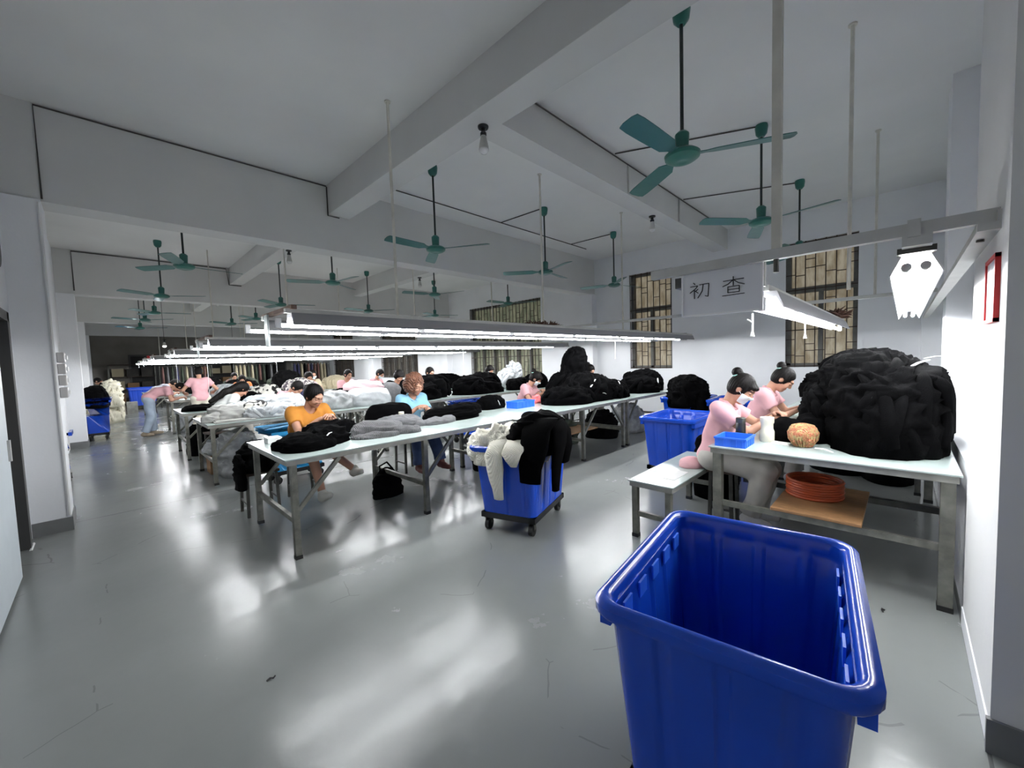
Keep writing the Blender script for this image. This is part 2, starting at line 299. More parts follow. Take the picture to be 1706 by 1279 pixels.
for p, l in rods: tag(MB().tube([p, (p[0], p[1], CZ)], .014, 8).lathe([(.03, 0), (.03, .012)], (p[0], p[1], CZ-.012), 10).obj('hanger_rod', 'rod'), l, 'rod')
tag(MB().bar((2.42, .47, 2.013), (2.42, .47, CZ), .04).obj('hanger_post', 'rod'), 'thick square cream post hanging from the ceiling to the cross bar', 'post')
far_rods = [((2.1, 6.95), 1.9), ((4.4, 6.95), 1.9), ((6.5, 6.95), 1.9), ((1.7, 10.5), 1.9), ((4.4, 10.5), 1.9), ((1.7, 14.35), 1.9), ((3.1, 14.35), 1.9), ((4.9, 14.35), 1.9), ((2.3, 17.25), 1.9), ((3.6, 17.25), 1.9), ((1.6, 20.55), 1.9), ((4.4, 20.55), 1.9)]
wh = ['second light row', 'third light row', 'fourth light row', 'fifth light row', 'deepest light row']
for i, ((x, y), z) in enumerate(far_rods):
    w = 0 if y < 7.5 else 1 if y < 11 else 2 if y < 15 else 3 if y < 18 else 4
    nth = [q for q, _ in far_rods if q[1] == y].index((x, y))
    tag(MB().tube([(x, y, z), (x, y, CZ)], .012, 6).obj('hanger_rod', 'rod'), f'thin rod holding the {wh[w]}, {("first", "second", "third")[nth]} from its left end', 'rod')
b = empty('cross_bar', 'grey square bar from the right wall to the hanging sign', 'bar')
MB().box(2.39, -.25, 1.965, 2.43, 1.12, 2.015).obj('square_tube', 'galv', b)
MB().tube([(2.41, .47, 1.965), (2.41, .47, 1.9)], .012, 8).obj('bolt', 'dark_steel', b)
MB().box(2.37, -.04, 1.955, 2.45, .0, 2.025).obj('clamp', 'galv', b)
b = empty('cross_bar', 'long thin bar crossing the room before the windows, farther than the sign', 'bar')
MB().box(6.44, -.25, 2.1, 6.48, 5.6, 2.14).obj('square_tube', 'galv', b)
b = empty('wall_channel', 'pale flat metal channel fixed along the right wall near the picture', 'channel')
MB().box(2.36, -.25, 1.93, 3.2, -.19, 1.96).box(3.2, -.25, 1.93, 8.7, -.19, 1.96).box(2.36, -.25, 1.96, 8.7, -.24, 2.0).obj('channel', 'galv', b)
MB().lathe([(.012, 0), (.012, .01)], (2.55, -.215, 1.92), 8).obj('bolt', 'dark_steel', b)

# ------------------------------------------------------------ lamps: long twin rows of tubes
def light_run(root, x0, x1, y, zt=1.813, wide=.085, tube_l=1.17, gap=.06, house='reflector', seam=0):
    h = MB()
    pr = [(y-wide, zt+.002), (y-wide*.6, zt+.092), (y+wide*.6, zt+.092), (y+wide, zt+.002), (y+wide-.005, zt+.0), (y+wide*.56, zt+.06), (y-wide*.56, zt+.06), (y-wide+.005, zt+.0)]
    h.prism(pr, x0+.08, x1); h.obj('reflector', house, root)
    MB().box(x0+.05, y-.02, zt+.092, x1+.05, y+.02, zt+.125).obj('rail', 'galv', root)
    x = x0+seam; i = 0
    while x+tube_l <= x1+.12:
        MB().tube([(x+.02, y, zt), (x+tube_l, y, zt)], .0145, 10).obj('fluorescent_tube', 'tube', root, smooth='auto')
        for xa, xb in ((x-.015, x+.02), (x+tube_l, x+tube_l+.03)): MB().box(xa, y-.016, zt-.018, xb, y+.016, zt+.05).obj('lamp_holder', 'white_metal', root)
        x += tube_l+gap
rows = [(3.28, 3.88, .92, 8.85, 'nearest long twin row of fluorescent lamps over the front worktables'),
        (6.55, 7.35, .92, 8.85, 'second long twin row of fluorescent lamps, over the tables of white bags'),
        (10.15, 10.8, .92, 8.8, 'third long twin row of fluorescent lamps, behind the pink bag'),
        (14.0, 14.7, .88, 8.6, 'fourth twin row of fluorescent lamps, above the stooping worker'),
        (16.9, 17.6, .88, 8.4, 'fifth twin row of fluorescent lamps, deep in the hall'),
        (20.2, 20.9, .92, 6.8, 'last twin row of fluorescent lamps, deepest in the hall')]
for i, (ya, yb, x0, x1, l) in enumerate(rows):
    r = empty('light_row', l, 'lamp row', (0, 0, 0))
    light_run(r, x0, x1, ya, seam=0); light_run(r, x0, x1-.1, yb, seam=.0 if i else -.06)
    MB().bar((x0+.1, ya-.05, 1.948), (x0+.1, yb+.12, 1.948), .04, .03).obj('end_bar', 'rust', r)
    for x in (2.1, 4.35, 6.5, x1-.2):
        MB().bar((x, ya, 1.948), (x, yb, 1.948), .035, .02).obj('cross_piece', 'galv', r)
    MB().box(x0+.06, yb-.1, 1.68, x0+.075, yb-.02, 1.945).obj('end_plate', 'end_plate', r)
r = empty('light_row', 'twin lamp row under the sign, running towards the right window', 'lamp row')
light_run(r, 2.5, 6.2, .55, zt=1.74)
MB().bar((2.5, .55, 1.85), (2.5, .55, 1.98), .03).obj('hanger', 'galv', r); MB().bar((6.45, .55, 1.86), (6.45, .55, 1.99), .03).obj('hanger', 'galv', r)
def near_lamp():
    r = empty('light_row', 'bright white two tube lamp close to the right wall, seen end on', 'lamp row')
    zt = 1.84; y = -.03
    pr = [(y-.085, zt-.02), (y-.05, zt+.07), (y+.05, zt+.07), (y+.085, zt-.02), (y+.08, zt-.02), (y+.045, zt+.06), (y-.045, zt+.06), (y-.08, zt-.02)]
    for x in (2.5, 3.8, 5.1): MB().prism(pr, x, x+1.24).obj('reflector', 'white_metal', r)
    for x in (2.5, 3.8, 5.1):
        for s in (-.03, .03):
            MB().tube([(x+.05, y+s, zt+.01), (x+1.2, y+s, zt+.01)], .0145, 10).obj('fluorescent_tube', 'tube', r, smooth='auto')
            MB().tube([(x+.0, y+s, zt+.012), (x+.05, y+s, zt+.012)], .018, 10).obj('lamp_holder', 'galv', r)
    MB().box(2.38, y-.045, zt+.08, 2.52, y+.045, zt+.165).obj('gear_box', 'galv', r)
    MB().box(2.44, y-.06, zt+.06, 2.5, y+.06, zt+.085).obj('bracket', 'dark_steel', r)
near_lamp()
# sign
s = empty('hanging_sign', 'white hanging sign with two black Chinese characters under the cross bar', 'sign')
MB().box(2.445, .54, 1.73, 2.455, .95, 1.975).obj('sign_board', 'sign', s)
MB().box(2.44, .535, 1.722, 2.46, .955, 1.732).box(2.44, .535, 1.732, 2.46, .545, 1.98).box(2.44, .945, 1.732, 2.46, .955, 1.98).obj('sign_edge', 'white_metal', s)
MB().box(2.46, .93, 1.9, 2.62, 1.0, 1.96).obj('mounting_bracket', 'frame_dark', s)
CH = [[((.2,.99),(.29,.87)), ((.04,.76),(.42,.78),(.32,.62),(.02,.38)), ((.25,.58),(.25,0)), ((.44,.58),(.31,.46)), ((.28,.48),(.45,.32)),
       ((.5,.82),(.97,.84),(.93,.06),(.78,.12)), ((.69,.82),(.64,.42),(.42,.02))],
      [((.05,.82),(.95,.84)), ((.5,1.03),(.5,.5)), ((.47,.81),(.28,.62),(.03,.5)), ((.53,.81),(.72,.62),(.98,.5)),
       ((.26,.1),(.26,.46),(.76,.46),(.76,.1)), ((.26,.29),(.76,.29)), ((.26,.11),(.76,.11)), ((.02,-.04),(.98,-.02))]]
for ch, (u0, u1, v0, v1) in zip(CH, ((.1, .37, .38, .76), (.53, .81, .38, .76))):
    m = MB()
    for st in ch:
        for a, c in zip(st, st[1:]):
            P = [(2.443, .95-.41*(u0+(u1-u0)*p[0]), 1.73+.245*(v0+(v1-v0)*p[1])) for p in (a, c)]
            horiz = abs(a[0]-c[0]) > abs(a[1]-c[1])*3
            m.bar(P[0], P[1], .004 if not horiz else .004, .0055 if not horiz else .0035, up=(1, 0, 0))
    m.obj('lettering', 'ink', s)

# ceiling fans
fan0 = empty('ceiling_fan', 'x', 'ceiling fan', (0, 0, CZ))
MB().lathe([(.03, -.13), (.055, -.1), (.065, -.03), (.06, 0)], n=14).obj('canopy', 'fan_green', fan0, smooth='auto')
MB().tube([(0, 0, -.1), (0, 0, -1.0)], .013, 8).obj('down_rod', 'fan_rod', fan0)
MB().lathe([(.03, -1.02), (.045, -1.0), (.05, -.9), (.03, -.88)], n=12).obj('rod_cover', 'fan_green', fan0, smooth='auto')
MB().lathe([(.03, -1.095), (.05, -1.1), (.09, -1.09), (.12, -1.07), (.125, -1.045), (.1, -1.025), (.05, -1.01)], n=28).obj('motor', 'fan_green', fan0, smooth='auto')
for kb in range(3):
    a = kb*2*PI/3; m = MB(); ca, sa = math.cos(a), math.sin(a); rg = []
    for r_, w_, tw in ((.1, .05, .1), (.16, .06, .22), (.22, .12, .25), (.45, .135, .22), (.62, .14, .2), (.7, .13, .2), (.715, .06, .2)):
        q = []
        for sx, sz in ((-1, -1), (1, -1), (1, 1), (-1, 1)):
            yy = sx*w_/2; zz = -1.05 + yy*tw + sz*.003; q.append((r_*ca-yy*sa, r_*sa+yy*ca, zz))
        rg.append(q)
    m.rings(rg, True, True).obj('fan_blade', 'fan_blade', fan0)
fans = [(3.1, 1.2, -65, 'green ceiling fan nearest the camera, above the sign'), (5.3, 1.18, -100, 'green ceiling fan behind the thick hanging post'), (7.4, 1.15, -70, 'green ceiling fan right in front of the right window'),
        (3.12, 4.36, -58, 'green ceiling fan beside the end of the big ceiling beam'), (5.32, 4.34, -110, 'green ceiling fan in the middle of the bay left of the barred windows'), (7.4, 4.25, -16, 'green ceiling fan close to the left edge of the second window'),
        (.9, 7.25, 8, 'green ceiling fan with one blade raised, just under the left girder'), (2.94, 7.22, -82, 'green ceiling fan between the two beams beyond the girder'), (5.1, 7.24, -70, 'green ceiling fan left of the wide barred window'), (7.4, 7.3, -60, 'green ceiling fan before the wide barred window'),
        (.9, 10.3, -29, 'green ceiling fan on a long rod at the left, below the second girder'), (3.0, 10.36, -20, 'green ceiling fan above the left end of the nearest lamp row'), (5.15, 10.4, -50, 'green ceiling fan half hidden behind the nearest lamp row, middle'), (7.3, 10.4, -30, 'green ceiling fan by the wall, behind the wide window fan'),
        (1.0, 13.3, -10, 'dark small fan beyond the second girder, left side'), (.93, 15.2, -40, 'dark small fan deep left, second beyond the second girder'), (.97, 18.0, -25, 'dark tiny fan at the far left, deepest one'), (3.0, 15.4, -30, 'dark small fan over the deep middle tables'), (3.25, 13.6, -15, 'dark small fan just left of the nearest lamp row end plate'), (5.0, 15.2, -20, 'dark small fan deep in the hall, right of the middle')]
for i, (x, y, a, l) in enumerate(fans):
    if i == 0: fan0.location = (x, y, CZ); fan0.rotation_euler = (0, 0, math.radians(a)); fan0['label'] = l; fan0['group'] = 'ceiling fans'
    else: dup(fan0, l, (x, y, CZ), math.radians(a), 'ceiling fans')
# bulbs
def bulb(x, y, z, l, lit=False):
    r = empty('light_bulb', l, 'bulb', (x, y, z), group='bulbs under the beams')
    MB().lathe([(.045, -.02), (.05, -.01), (.05, 0)], n=14).obj('socket_base', 'black_plastic', r, smooth='auto')
    MB().lathe([(.022, -.085), (.03, -.08), (.03, -.06), (.02, -.05), (.02, -.02)], n=12).obj('socket', 'black_plastic', r, smooth='auto')
    MB().lathe([(.045, -.2), (.043, -.175), (.03, -.11), (.024, -.085)], n=16).obj('bulb_body', 'galv', r, smooth='auto')
    MB().lathe([(.005, -.245), (.03, -.235), (.045, -.21), (.046, -.2)], n=16).obj('bulb_dome', 'bulb_lit' if lit else 'bulb_glass', r, smooth=True)
bulb(2.55, 2.76, BZ, 'unlit bulb hanging under the crossing of the two near beams'); bulb(6.0, 2.78, BZ, 'unlit bulb under the short cross beam near the second window')
bulb(2.5, 8.0, BZ, 'unlit bulb under the left lengthwise beam beyond the girder'); bulb(5.63, 8.6, BZ, 'unlit bulb under the right lengthwise beam beyond the girder'); bulb(2.5, 14.5, BZ, 'unlit bulb under the beam past the second girder')
for x, y, z, l in ((1.4, 16.4, 2.5, 'glowing bulb hanging deep in the hall above the stooping worker'), (3.5, 18.1, 2.5, 'glowing bulb deep in the hall left of the lamp row end plate')):
    conduit('dark flex of the '+l.split(' above')[0].split(' left')[0]+(' on the left' if x < 2 else ' on the right'), [(x, y, z), (x, y, CZ)], .006); bulb(x, y, z, l, True)
# pull cords under the lamp rows
def cord(x, y, z0, z1, l, fork=False):
    m = MB(); m.tube([(x, y, z0), (x+.005, y, (z0+z1)/2), (x, y, z1)], .005, 6)
    m.tube([(x, y, z1), (x, y, z1-.03)], [.006, .012], 8)
    if fork: m.tube([(x, y, (z0+z1)/2), (x+.02, y+.03, z0-.03)], .004, 6)
    tag(m.obj('pull_cord', 'white_cord'), l, 'cord')
cord(2.6, .62, 1.72, 1.62, 'white forked cord hanging under the sign', True); cord(3.6, .52, 1.73, 1.62, 'short white cord under the sign lamp row')
cord(6.75, 3.88, 1.9, 1.5, 'white cord with a plug hanging over the black sweaters near the barred window')
cord(5.9, 7.35, 1.9, 1.3, 'white cord hanging before the wide window behind the masked worker'); cord(1.5, 10.15, 1.9, 1.0, 'long white cord hanging over the long haired worker'); cord(1.4, 14.0, 1.9, 1.1, 'white cord hanging behind the standing pink worker')
cord(4.6, 16.9, 1.9, 1.2, 'thin white cord hanging beside the masked worker far back')
# switch boxes, picture, vent
for i, z in enumerate((1.28, 1.4, 1.51, 1.62)):
    r = empty('switch_box', ('lowest', 'second lowest', 'third lowest', 'topmost')[i]+' grey switch box on the left pillar', 'switch box', (-.3, 5.86, z), group='switch boxes')
    MB().box(0, -.05, 0, .055, .09, .1).obj('box', 'switchbox', r, bevel=.008); MB().box(.055, 0, .03, .07, .035, .07).obj('switch', 'white_metal', r)
r = empty('framed_picture', 'small picture in a thin red frame on the right wall', 'picture', (0, 0, 0))
MB().box(2.34, -.25, 1.585, 2.6, -.235, 1.6).box(2.34, -.25, 1.825, 2.6, -.235, 1.84).box(2.34, -.25, 1.585, 2.352, -.235, 1.84).box(2.588, -.25, 1.585, 2.6, -.235, 1.84).obj('frame', 'red', r)
MB().box(2.35, -.249, 1.6, 2.59, -.241, 1.83).obj('print', 'pict', r)
tag(MB().tube([(XL, 5.0, 2.5), (XL+.05, 5.0, 2.5)], [.17, .15], 24).obj('wall_vent', 'dark_steel', smooth='auto'), 'round dark vent high on the left wall above the door', 'vent')
tag(MB().tube([(XL+.02, 5.35, 0), (XL+.02, 5.56, .0)], .01, 6).tube([(-.31, 5.74, .15), (-.31, 5.74, 3.1)], .012, 6).obj('corner_conduit', 'white_cord'), 'pale conduit running up the corner of the left pillar', 'conduit')

# ------------------------------------------------------------ worktables
def table(name, label, x0, x1, y0, y1, z=.8, legs=None, m='steel', group=None, leg=.045, brace=True, xrail=None, cat='table', low=.3):
    t = empty(name, label, cat, ((x0+x1)/2, (y0+y1)/2, 0), 0, group); ox, oy = -(x0+x1)/2, -(y0+y1)/2
    def B(): return MB()
    def put(mb, n, mm, **k): mb.v = [(v[0]+ox, v[1]+oy, v[2]) for v in mb.v]; return mb.obj(n, mm, t, **k)
    put(B().box(x0, y0, z-.012, x1, y1, z), 'tabletop', 'board', bevel=.003)
    put(B().box(x0+.012, y0+.012, z-.052, x1-.012, y0+.052, z-.012).box(x0+.012, y1-.052, z-.052, x1-.012, y1-.012, z-.012).box(x0+.012, y0+.05, z-.052, x0+.05, y1-.05, z-.012).box(x1-.05, y0+.05, z-.052, x1-.012, y1-.05, z-.012), 'apron', 'board_edge')
    legs = legs or [x0+.06, x1-.06]; w = leg/2
    for i, lx in enumerate(legs):
        for ly in (y0+.05, y1-.05):
            l = put(B().box(lx-w, ly-w, .02, lx+w, ly+w, z-.05), 'leg', m)
            mb = B().box(lx-w-.003, ly-w-.003, 0, lx+w+.003, ly+w+.003, .03); mb.v = [(v[0]+ox, v[1]+oy, v[2]) for v in mb.v]; mb.obj('rubber_foot', 'rubber', l)
        put(B().bar((lx, y0+.07, low), (lx, y1-.07, low), .03, .04), 'cross_rail', m)
        if brace:
            s = 1 if i < len(legs)-1 else -1
            put(B().bar((lx+s*.02, y0+.05, .38), (lx+s*.36, y0+.05, z-.06), .03, .03), 'brace', m)
            put(B().bar((lx+s*.02, y1-.05, .38), (lx+s*.36, y1-.05, z-.06), .03, .03), 'brace', m)
    if xrail: put(B().bar((legs[0], y0+.05, xrail), (legs[-1], y0+.05, xrail), .04, .05), 'stretcher', m); put(B().bar((legs[0], y1-.05, xrail), (legs[-1], y1-.05, xrail), .04, .05), 'stretcher', m)
    return t
table('worktable', 'white topped steel worktable in the front row, with the woman in the orange shirt', .92, 3.38, 3.33, 4.5, legs=[.985, 2.18, 3.3], group='front row worktables')
table('worktable', 'white topped steel worktable behind the cream and black loaded bin', 3.4, 6.05, 3.27, 4.52, legs=[3.5, 4.83, 5.99], group='front row worktables')
table('worktable', 'white topped steel worktable at the window end of the front row', 6.07, 8.2, 3.27, 4.52, legs=[6.13, 8.1], group='front row worktables')
table('worktable', 'white topped steel table end against the right wall, under the big black heap', 3.2, 5.6, -.24, 1.06, legs=[3.27, 5.5], leg=.06, brace=False, low=.36, xrail=None)
table('worktable', 'second wall table beyond the big black heap, near the right window', 5.62, 8.0, -.17, 1.06, legs=[5.7, 7.9], brace=False)
LBL = {'B': 'second row', 'C': 'third row', 'D': 'fourth row', 'E': 'fifth row', 'F': 'last row'}
for k_, y0, y1, xs in (('B', 6.35, 7.55, (.88, 3.3, 5.7, 8.1)), ('C', 8.5, 9.75, (.86, 3.3, 5.7, 8.1)), ('D', 12.5, 13.6, (1.05, 3.5, 5.9, 8.3)), ('E', 15.3, 16.4, (.8, 3.3, 5.8)), ('F', 18.2, 19.3, (.9, 3.4, 5.9))):
    for i, (a, c) in enumerate(zip(xs, xs[1:])):
        table('worktable', f'steel worktable of the {LBL[k_]} from the front, {("left end by the aisle", "middle of the row", "window end")[i]}', a+.01, c-.01, y0, y1, group=LBL[k_]+' worktables')
t = table('low_table', 'low white topped steel bench table between the two nearest blue bins', 3.0, 4.28, 1.25, 1.63, z=.48, brace=False, low=.2, legs=[3.04, 4.2])
p = tag(MB().box(3.2, 1.32, .4805, 3.5, 1.42, .482).obj('paper_strip', 'paper'), 'white paper strip on the low bench table', 'paper')
p = tag(MB().box(3.02, 1.56, .4805, 3.4, 1.62, .482).obj('tape_strip', 'paper'), 'white tape along the edge of the low bench table', 'tape')

# stools
def make_stool(label, loc, rz=0, h=.5, s=.15):
    st = empty('stool', label, 'stool', loc, rz)
    MB().box(-s, -s, h-.03, s, s, h).obj('seat', 'dark_wood', st, bevel=.006)
    for a in (-1, 1):
        for c in (-1, 1): MB().bar((a*(s-.02), c*(s-.02), 0), (a*(s-.03), c*(s-.03), h-.03), .026).obj('leg', 'dark_steel', st)
        MB().bar((a*(s-.02), -s+.02, .14), (a*(s-.02), s-.02, .14), .018).obj('rung', 'dark_steel', st)
    return st

# ------------------------------------------------------------ blue bins on dollies
def rr(w, l, r, z, n=5, rib=0):                       # rounded rectangle ring, counter-clockwise
    o = []
    for cx, cy, a0 in ((w-r, l-r, 0), (-w+r, l-r, PI/2), (-w+r, -l+r, PI), (w-r, -l+r, 3*PI/2)):
        for k in range(n+1): a = a0+PI/2*k/n; o.append((cx+r*math.cos(a), cy+r*math.sin(a), z))
    return o
def subdiv(ring, segs=10):
    o = []; n = len(ring)
    for i in range(n):
        a, c = Vector(ring[i]), Vector(ring[(i+1) % n]); L = (c-a).length; q = segs if L > .25 else 1
        for j in range(q): o.append(tuple(a+(c-a)*j/q))
    return o
def make_bin(label, loc, rz, m='blue_bin', L=.90, Wd=.66, zt=.77, zb=.17, group=None, dolly=True, lugs=False):
    r = empty('storage_bin', label, 'bin', loc, rz, group); hl, hw = L/2, Wd/2
    def ring(f, z, off=0, ribs=0):                      # f 0 bottom .. 1 top
        a = hl-.035-.055*(1-f)+off; b_ = hw-.03-.045*(1-f)+off; q = subdiv(rr(a, b_, .06+off*.5, z), 60); o = []
        for (x, y, zz) in q:
            t = x if abs(abs(y)-b_) < .002 else y if abs(abs(x)-a) < .002 else None
            if ribs and t is not None and ((t+5) % .155) < .034:
                if abs(abs(y)-b_) < .002: y -= math.copysign(ribs, y)
                else: x -= math.copysign(ribs, x)
            o.append((x, y, zz))
        return o
    lv = [0, .02, .5, .85, .87, .97]
    outer = [ring(f, zb+(zt-zb)*f, 0 if f < .86 else .006, .007 if 0 < f < .9 else 0) for f in lv]
    lip = [ring(1, zt-.05, .028), ring(1, zt-.035, .038), ring(1, zt-.012, .038), ring(1, zt, .026), ring(1, zt+.002, .012), ring(1, zt-.004, .0), ring(1, zt-.015, -.008)]
    inner = [ring(f, zb+.012+(zt-zb-.012)*f, -.008 if f < .86 else -.003, -.006 if 0 < f < .9 else 0) for f in (.9, .87, .85, .5, .02, 0)]
    MB().rings(outer+lip+inner, True, True).obj('tub', m, r, smooth='auto')
    for s in (-1, 1):
        y0, y1 = s*(hw-.04), s*(hw-.006); MB().box(-hl+.06, min(y0, y1), zt-.1, hl-.06, max(y0, y1), zt-.05).obj('handle_skirt', m, r)
        for j in range(5):
            if not lugs: break
            x = -.28+j*.14; y = s*(hw-.05); MB().box(x-.034, min(y, y-s*.007), zt-.115, x+.034, max(y, y-s*.007), zt-.06).obj('lit_rim_lug', 'blue_crate', r)  # lighter blue carries the look of light through the translucent rim
    if dolly:
        d = MB(); a, b_ = hl-.085, hw-.07
        d.box(-a, -b_, zb-.05, a, -b_+.05, zb-.002).box(-a, b_-.05, zb-.05, a, b_, zb-.002).box(-a, -b_, zb-.05, -a+.05, b_, zb-.002).box(a-.05, -b_, zb-.05, a, b_, zb-.002); d.obj('dolly_frame', 'rubber', r)
        for sx in (-1, 1):
            for sy in (-1, 1):
                x, y = sx*(a-.05), sy*(b_-.05)
                c = MB().box(x-.02, y-.028, .05, x+.02, y-.022, zb-.05).box(x-.02, y+.022, .05, x+.02, y+.028, zb-.05).box(x-.03, y-.03, zb-.06, x+.03, y+.03, zb-.05).obj('caster', 'dark_steel', r)
                MB().tube([(x, y-.018, .05), (x, y+.018, .05)], .05, 18).tube([(x, y-.03, .05), (x, y+.03, .05)], .012, 8).obj('wheel', 'rubber', c, smooth='auto')
    return r
make_bin('large empty blue bin in the foreground, cut off by the lower edge', (1.47, .395, 0), math.radians(7), lugs=True)
make_bin('blue wheeled bin overflowing with cream and black sweaters in the middle of the floor', (2.71, 2.54, 0), math.radians(18))
make_bin('empty blue bin standing behind the low bench table', (4.97, 1.98, 0), 0)
make_bin('blue bin behind the masked woman, near the window wall', (7.15, 1.95, 0), math.radians(3))
make_bin('blue bin piled with black sweaters at the end of the front tables', (7.25, 2.72, 0), math.radians(-4))
make_bin('teal wheeled bin behind the woman in orange', (1.75, 5.9, 0), math.radians(4), 'teal_bin', .8, .5, .74)
make_bin('tall blue wheeled bin with a dark heap beside the second left pillar', (-.14, 13.3, 0), math.radians(88), 'blue_bin', .85, .5, .95)
make_bin('blue bin half hidden behind the nearest left pillar', (-.44, 8.3, 0), math.radians(90), 'blue_bin', .5, .2, .77)
make_bin('dark blue bin at the far end of the aisle, right one', (1.1, 22.4, 0), 0, 'dark_blue_bin', .95, .66, .9)
make_bin('dark blue bin at the far end of the aisle, left one', (.1, 22.3, 0), 0, 'dark_blue_bin', .9, .66, .9)
make_bin('blue bin under the second row beside the blue clad woman', (4.85, 5.85, 0), 0, 'blue_bin', .85, .5, .78)

def make_crate(label, x, y, z, lx, ly, h, rz=0, m='blue_crate'):
    c = empty('parts_crate', label, 'crate', (x, y, z), rz); t = .006
    MB().box(-lx, -ly, 0, lx, ly, t).box(-lx, -ly, t, lx, -ly+t, h).box(-lx, ly-t, t, lx, ly, h).box(-lx, -ly+t, t, -lx+t, ly-t, h).box(lx-t, -ly+t, t, lx, ly-t, h).obj('shell', m, c)
    e = MB().box(-lx-.006, -ly-.006, h-.014, lx+.006, -ly, h).box(-lx-.006, ly, h-.014, lx+.006, ly+.006, h).box(-lx-.006, -ly, h-.014, -lx, ly, h).box(lx, -ly, h-.014, lx+.006, ly, h); e.obj('rim', m, c)
    q = MB()
    for j in range(5):
        xx = -lx+2*lx*(j+.5)/5; q.box(xx-.003, -ly-.005, .005, xx+.003, -ly, h-.014)
        yy = -ly+2*ly*(j+.5)/5; q.box(-lx-.005, yy-.003, .005, -lx, yy+.003, h-.014)
    q.obj('rib', m, c)
make_crate('small blue crate on the corner of the right wall table', 3.36, .92, .8, .12, .105, .07)
make_crate('small blue crate on the front row table beside the black sweater heap', 4.33, 4.08, .8, .19, .11, .1)

# ------------------------------------------------------------ heaps of clothing
def blob(mb, cx, cy, z0, rx, ry, h, rot=0, e1=.75, e2=.7, sx=0, sy=0, amp=.03, fr=7, seed=0, nt=72, nz=28, stretch=(.7, .7, 1.5), ridge=True):
    off = Vector((seed*7.13, seed*3.77, seed*1.9)); rings = []; cr, sr = math.cos(rot), math.sin(rot)
    for i in range(nz+1):
        ph = PI/2*i/nz; rr_ = max(math.cos(ph), 0)**e1 if i < nz else .02; zz = math.sin(ph)**e2; ring = []
        for j in range(nt):
            th = 2*PI*j/nt; out = 1+.16*noise.noise(Vector((math.cos(th)*1.3, math.sin(th)*1.3, 0))+off)
            x, y, z = rr_*math.cos(th)*rx*out, rr_*math.sin(th)*ry*out, zz*h
            p = Vector((x*stretch[0], y*stretch[1], z*stretch[2]))*fr+off
            w = p+Vector((noise.noise(p*.5), noise.noise(p*.5+Vector((9, 0, 0))), noise.noise(p*.5+Vector((0, 9, 0)))))*1.2
            if ridge: n_ = (1-abs(noise.noise(w))*2.4)+.5*(1-abs(noise.noise(w*2.3))*2.4)-.6
            else: n_ = noise.noise(w)*1.6+.6*noise.noise(w*2.1)
            nv = Vector((x/(rx*rx), y/(ry*ry), z/(h*h)+.001)).normalized(); a = amp*n_*min(1, .35+zz*2)
            x += nv.x*a+sx*zz; y += nv.y*a+sy*zz; z = max(z+nv.z*a, .002 if i else 0)
            ring.append((cx+x*cr-y*sr, cy+x*sr+y*cr, z0+z))
        rings.append(ring)
    return mb.rings(rings, True, True)
def heap(name, label, cat, m, blobs, group=None, stuff=True, tags=(), drape=0, **kw):
    mb = MB()
    for i, q in enumerate(blobs):
        d = dict(kw); d.update(q[7] if len(q) > 7 else {}); d.setdefault('seed', len(label)*.37+i*1.7); blob(mb, *q[:7], **d)
    if stuff or drape:
        rnd = random.Random(len(label)*7+len(blobs)); tot = sum(q[3]*q[4] for q in blobs)
        for q in blobs:
            d = dict(q[7]) if len(q) > 7 else {}; e1, e2 = d.get('e1', .75), d.get('e2', .7)
            for _ in range(drape if drape else int(7+26*q[3]*q[5])):
                th = rnd.uniform(0, 2*PI); ph = rnd.uniform(.5, 1.25); dr = rnd.uniform(-.35, .35); st = rnd.uniform(.13, .24); P = []; w = rnd.uniform(.022, .042)
                for k_ in range(7):
                    p_ = max(ph-k_*st, .03); t_ = th+dr*k_*.5; r_ = math.cos(p_)**e1*(1.0+.12*noise.noise(Vector((math.cos(t_)*1.3, math.sin(t_)*1.3, k_*.3)))); zz = math.sin(p_)**e2
                    x, y = r_*math.cos(t_)*q[3]+d.get('sx', 0)*zz, r_*math.sin(t_)*q[4]+d.get('sy', 0)*zz; c, s__ = math.cos(q[6]), math.sin(q[6])
                    P.append((q[0]+x*c-y*s__, q[1]+x*s__+y*c, q[2]+max(zz*q[5]*1.0, w*.9)))
                    if p_ <= .03: break
                if len(P) > 2: mb.tube(P, [w*f for f in (.5, 1, 1.25, 1.2, 1.05, .9, .7)][:len(P)], 8)
    o = tag(mb.obj(name, m, smooth=True), label, cat, group, 'stuff' if stuff else None)
    for (x, y, z, dx, dy, dz, w) in tags:
        a = Vector((x, y, z)); b_ = a+Vector((dx, dy, dz)); MB().tube([a, (a+b_)/2+Vector((0, 0, .008)), b_], [w*.8, w, w*.8], 6, flat=.25).obj('care_tag', 'tag', o)
    return o
def rag(name, label, cat, m, *bl, **kw): return heap(name, label, cat, m, bl, stuff=False, **kw)
BK = 'black_knit'
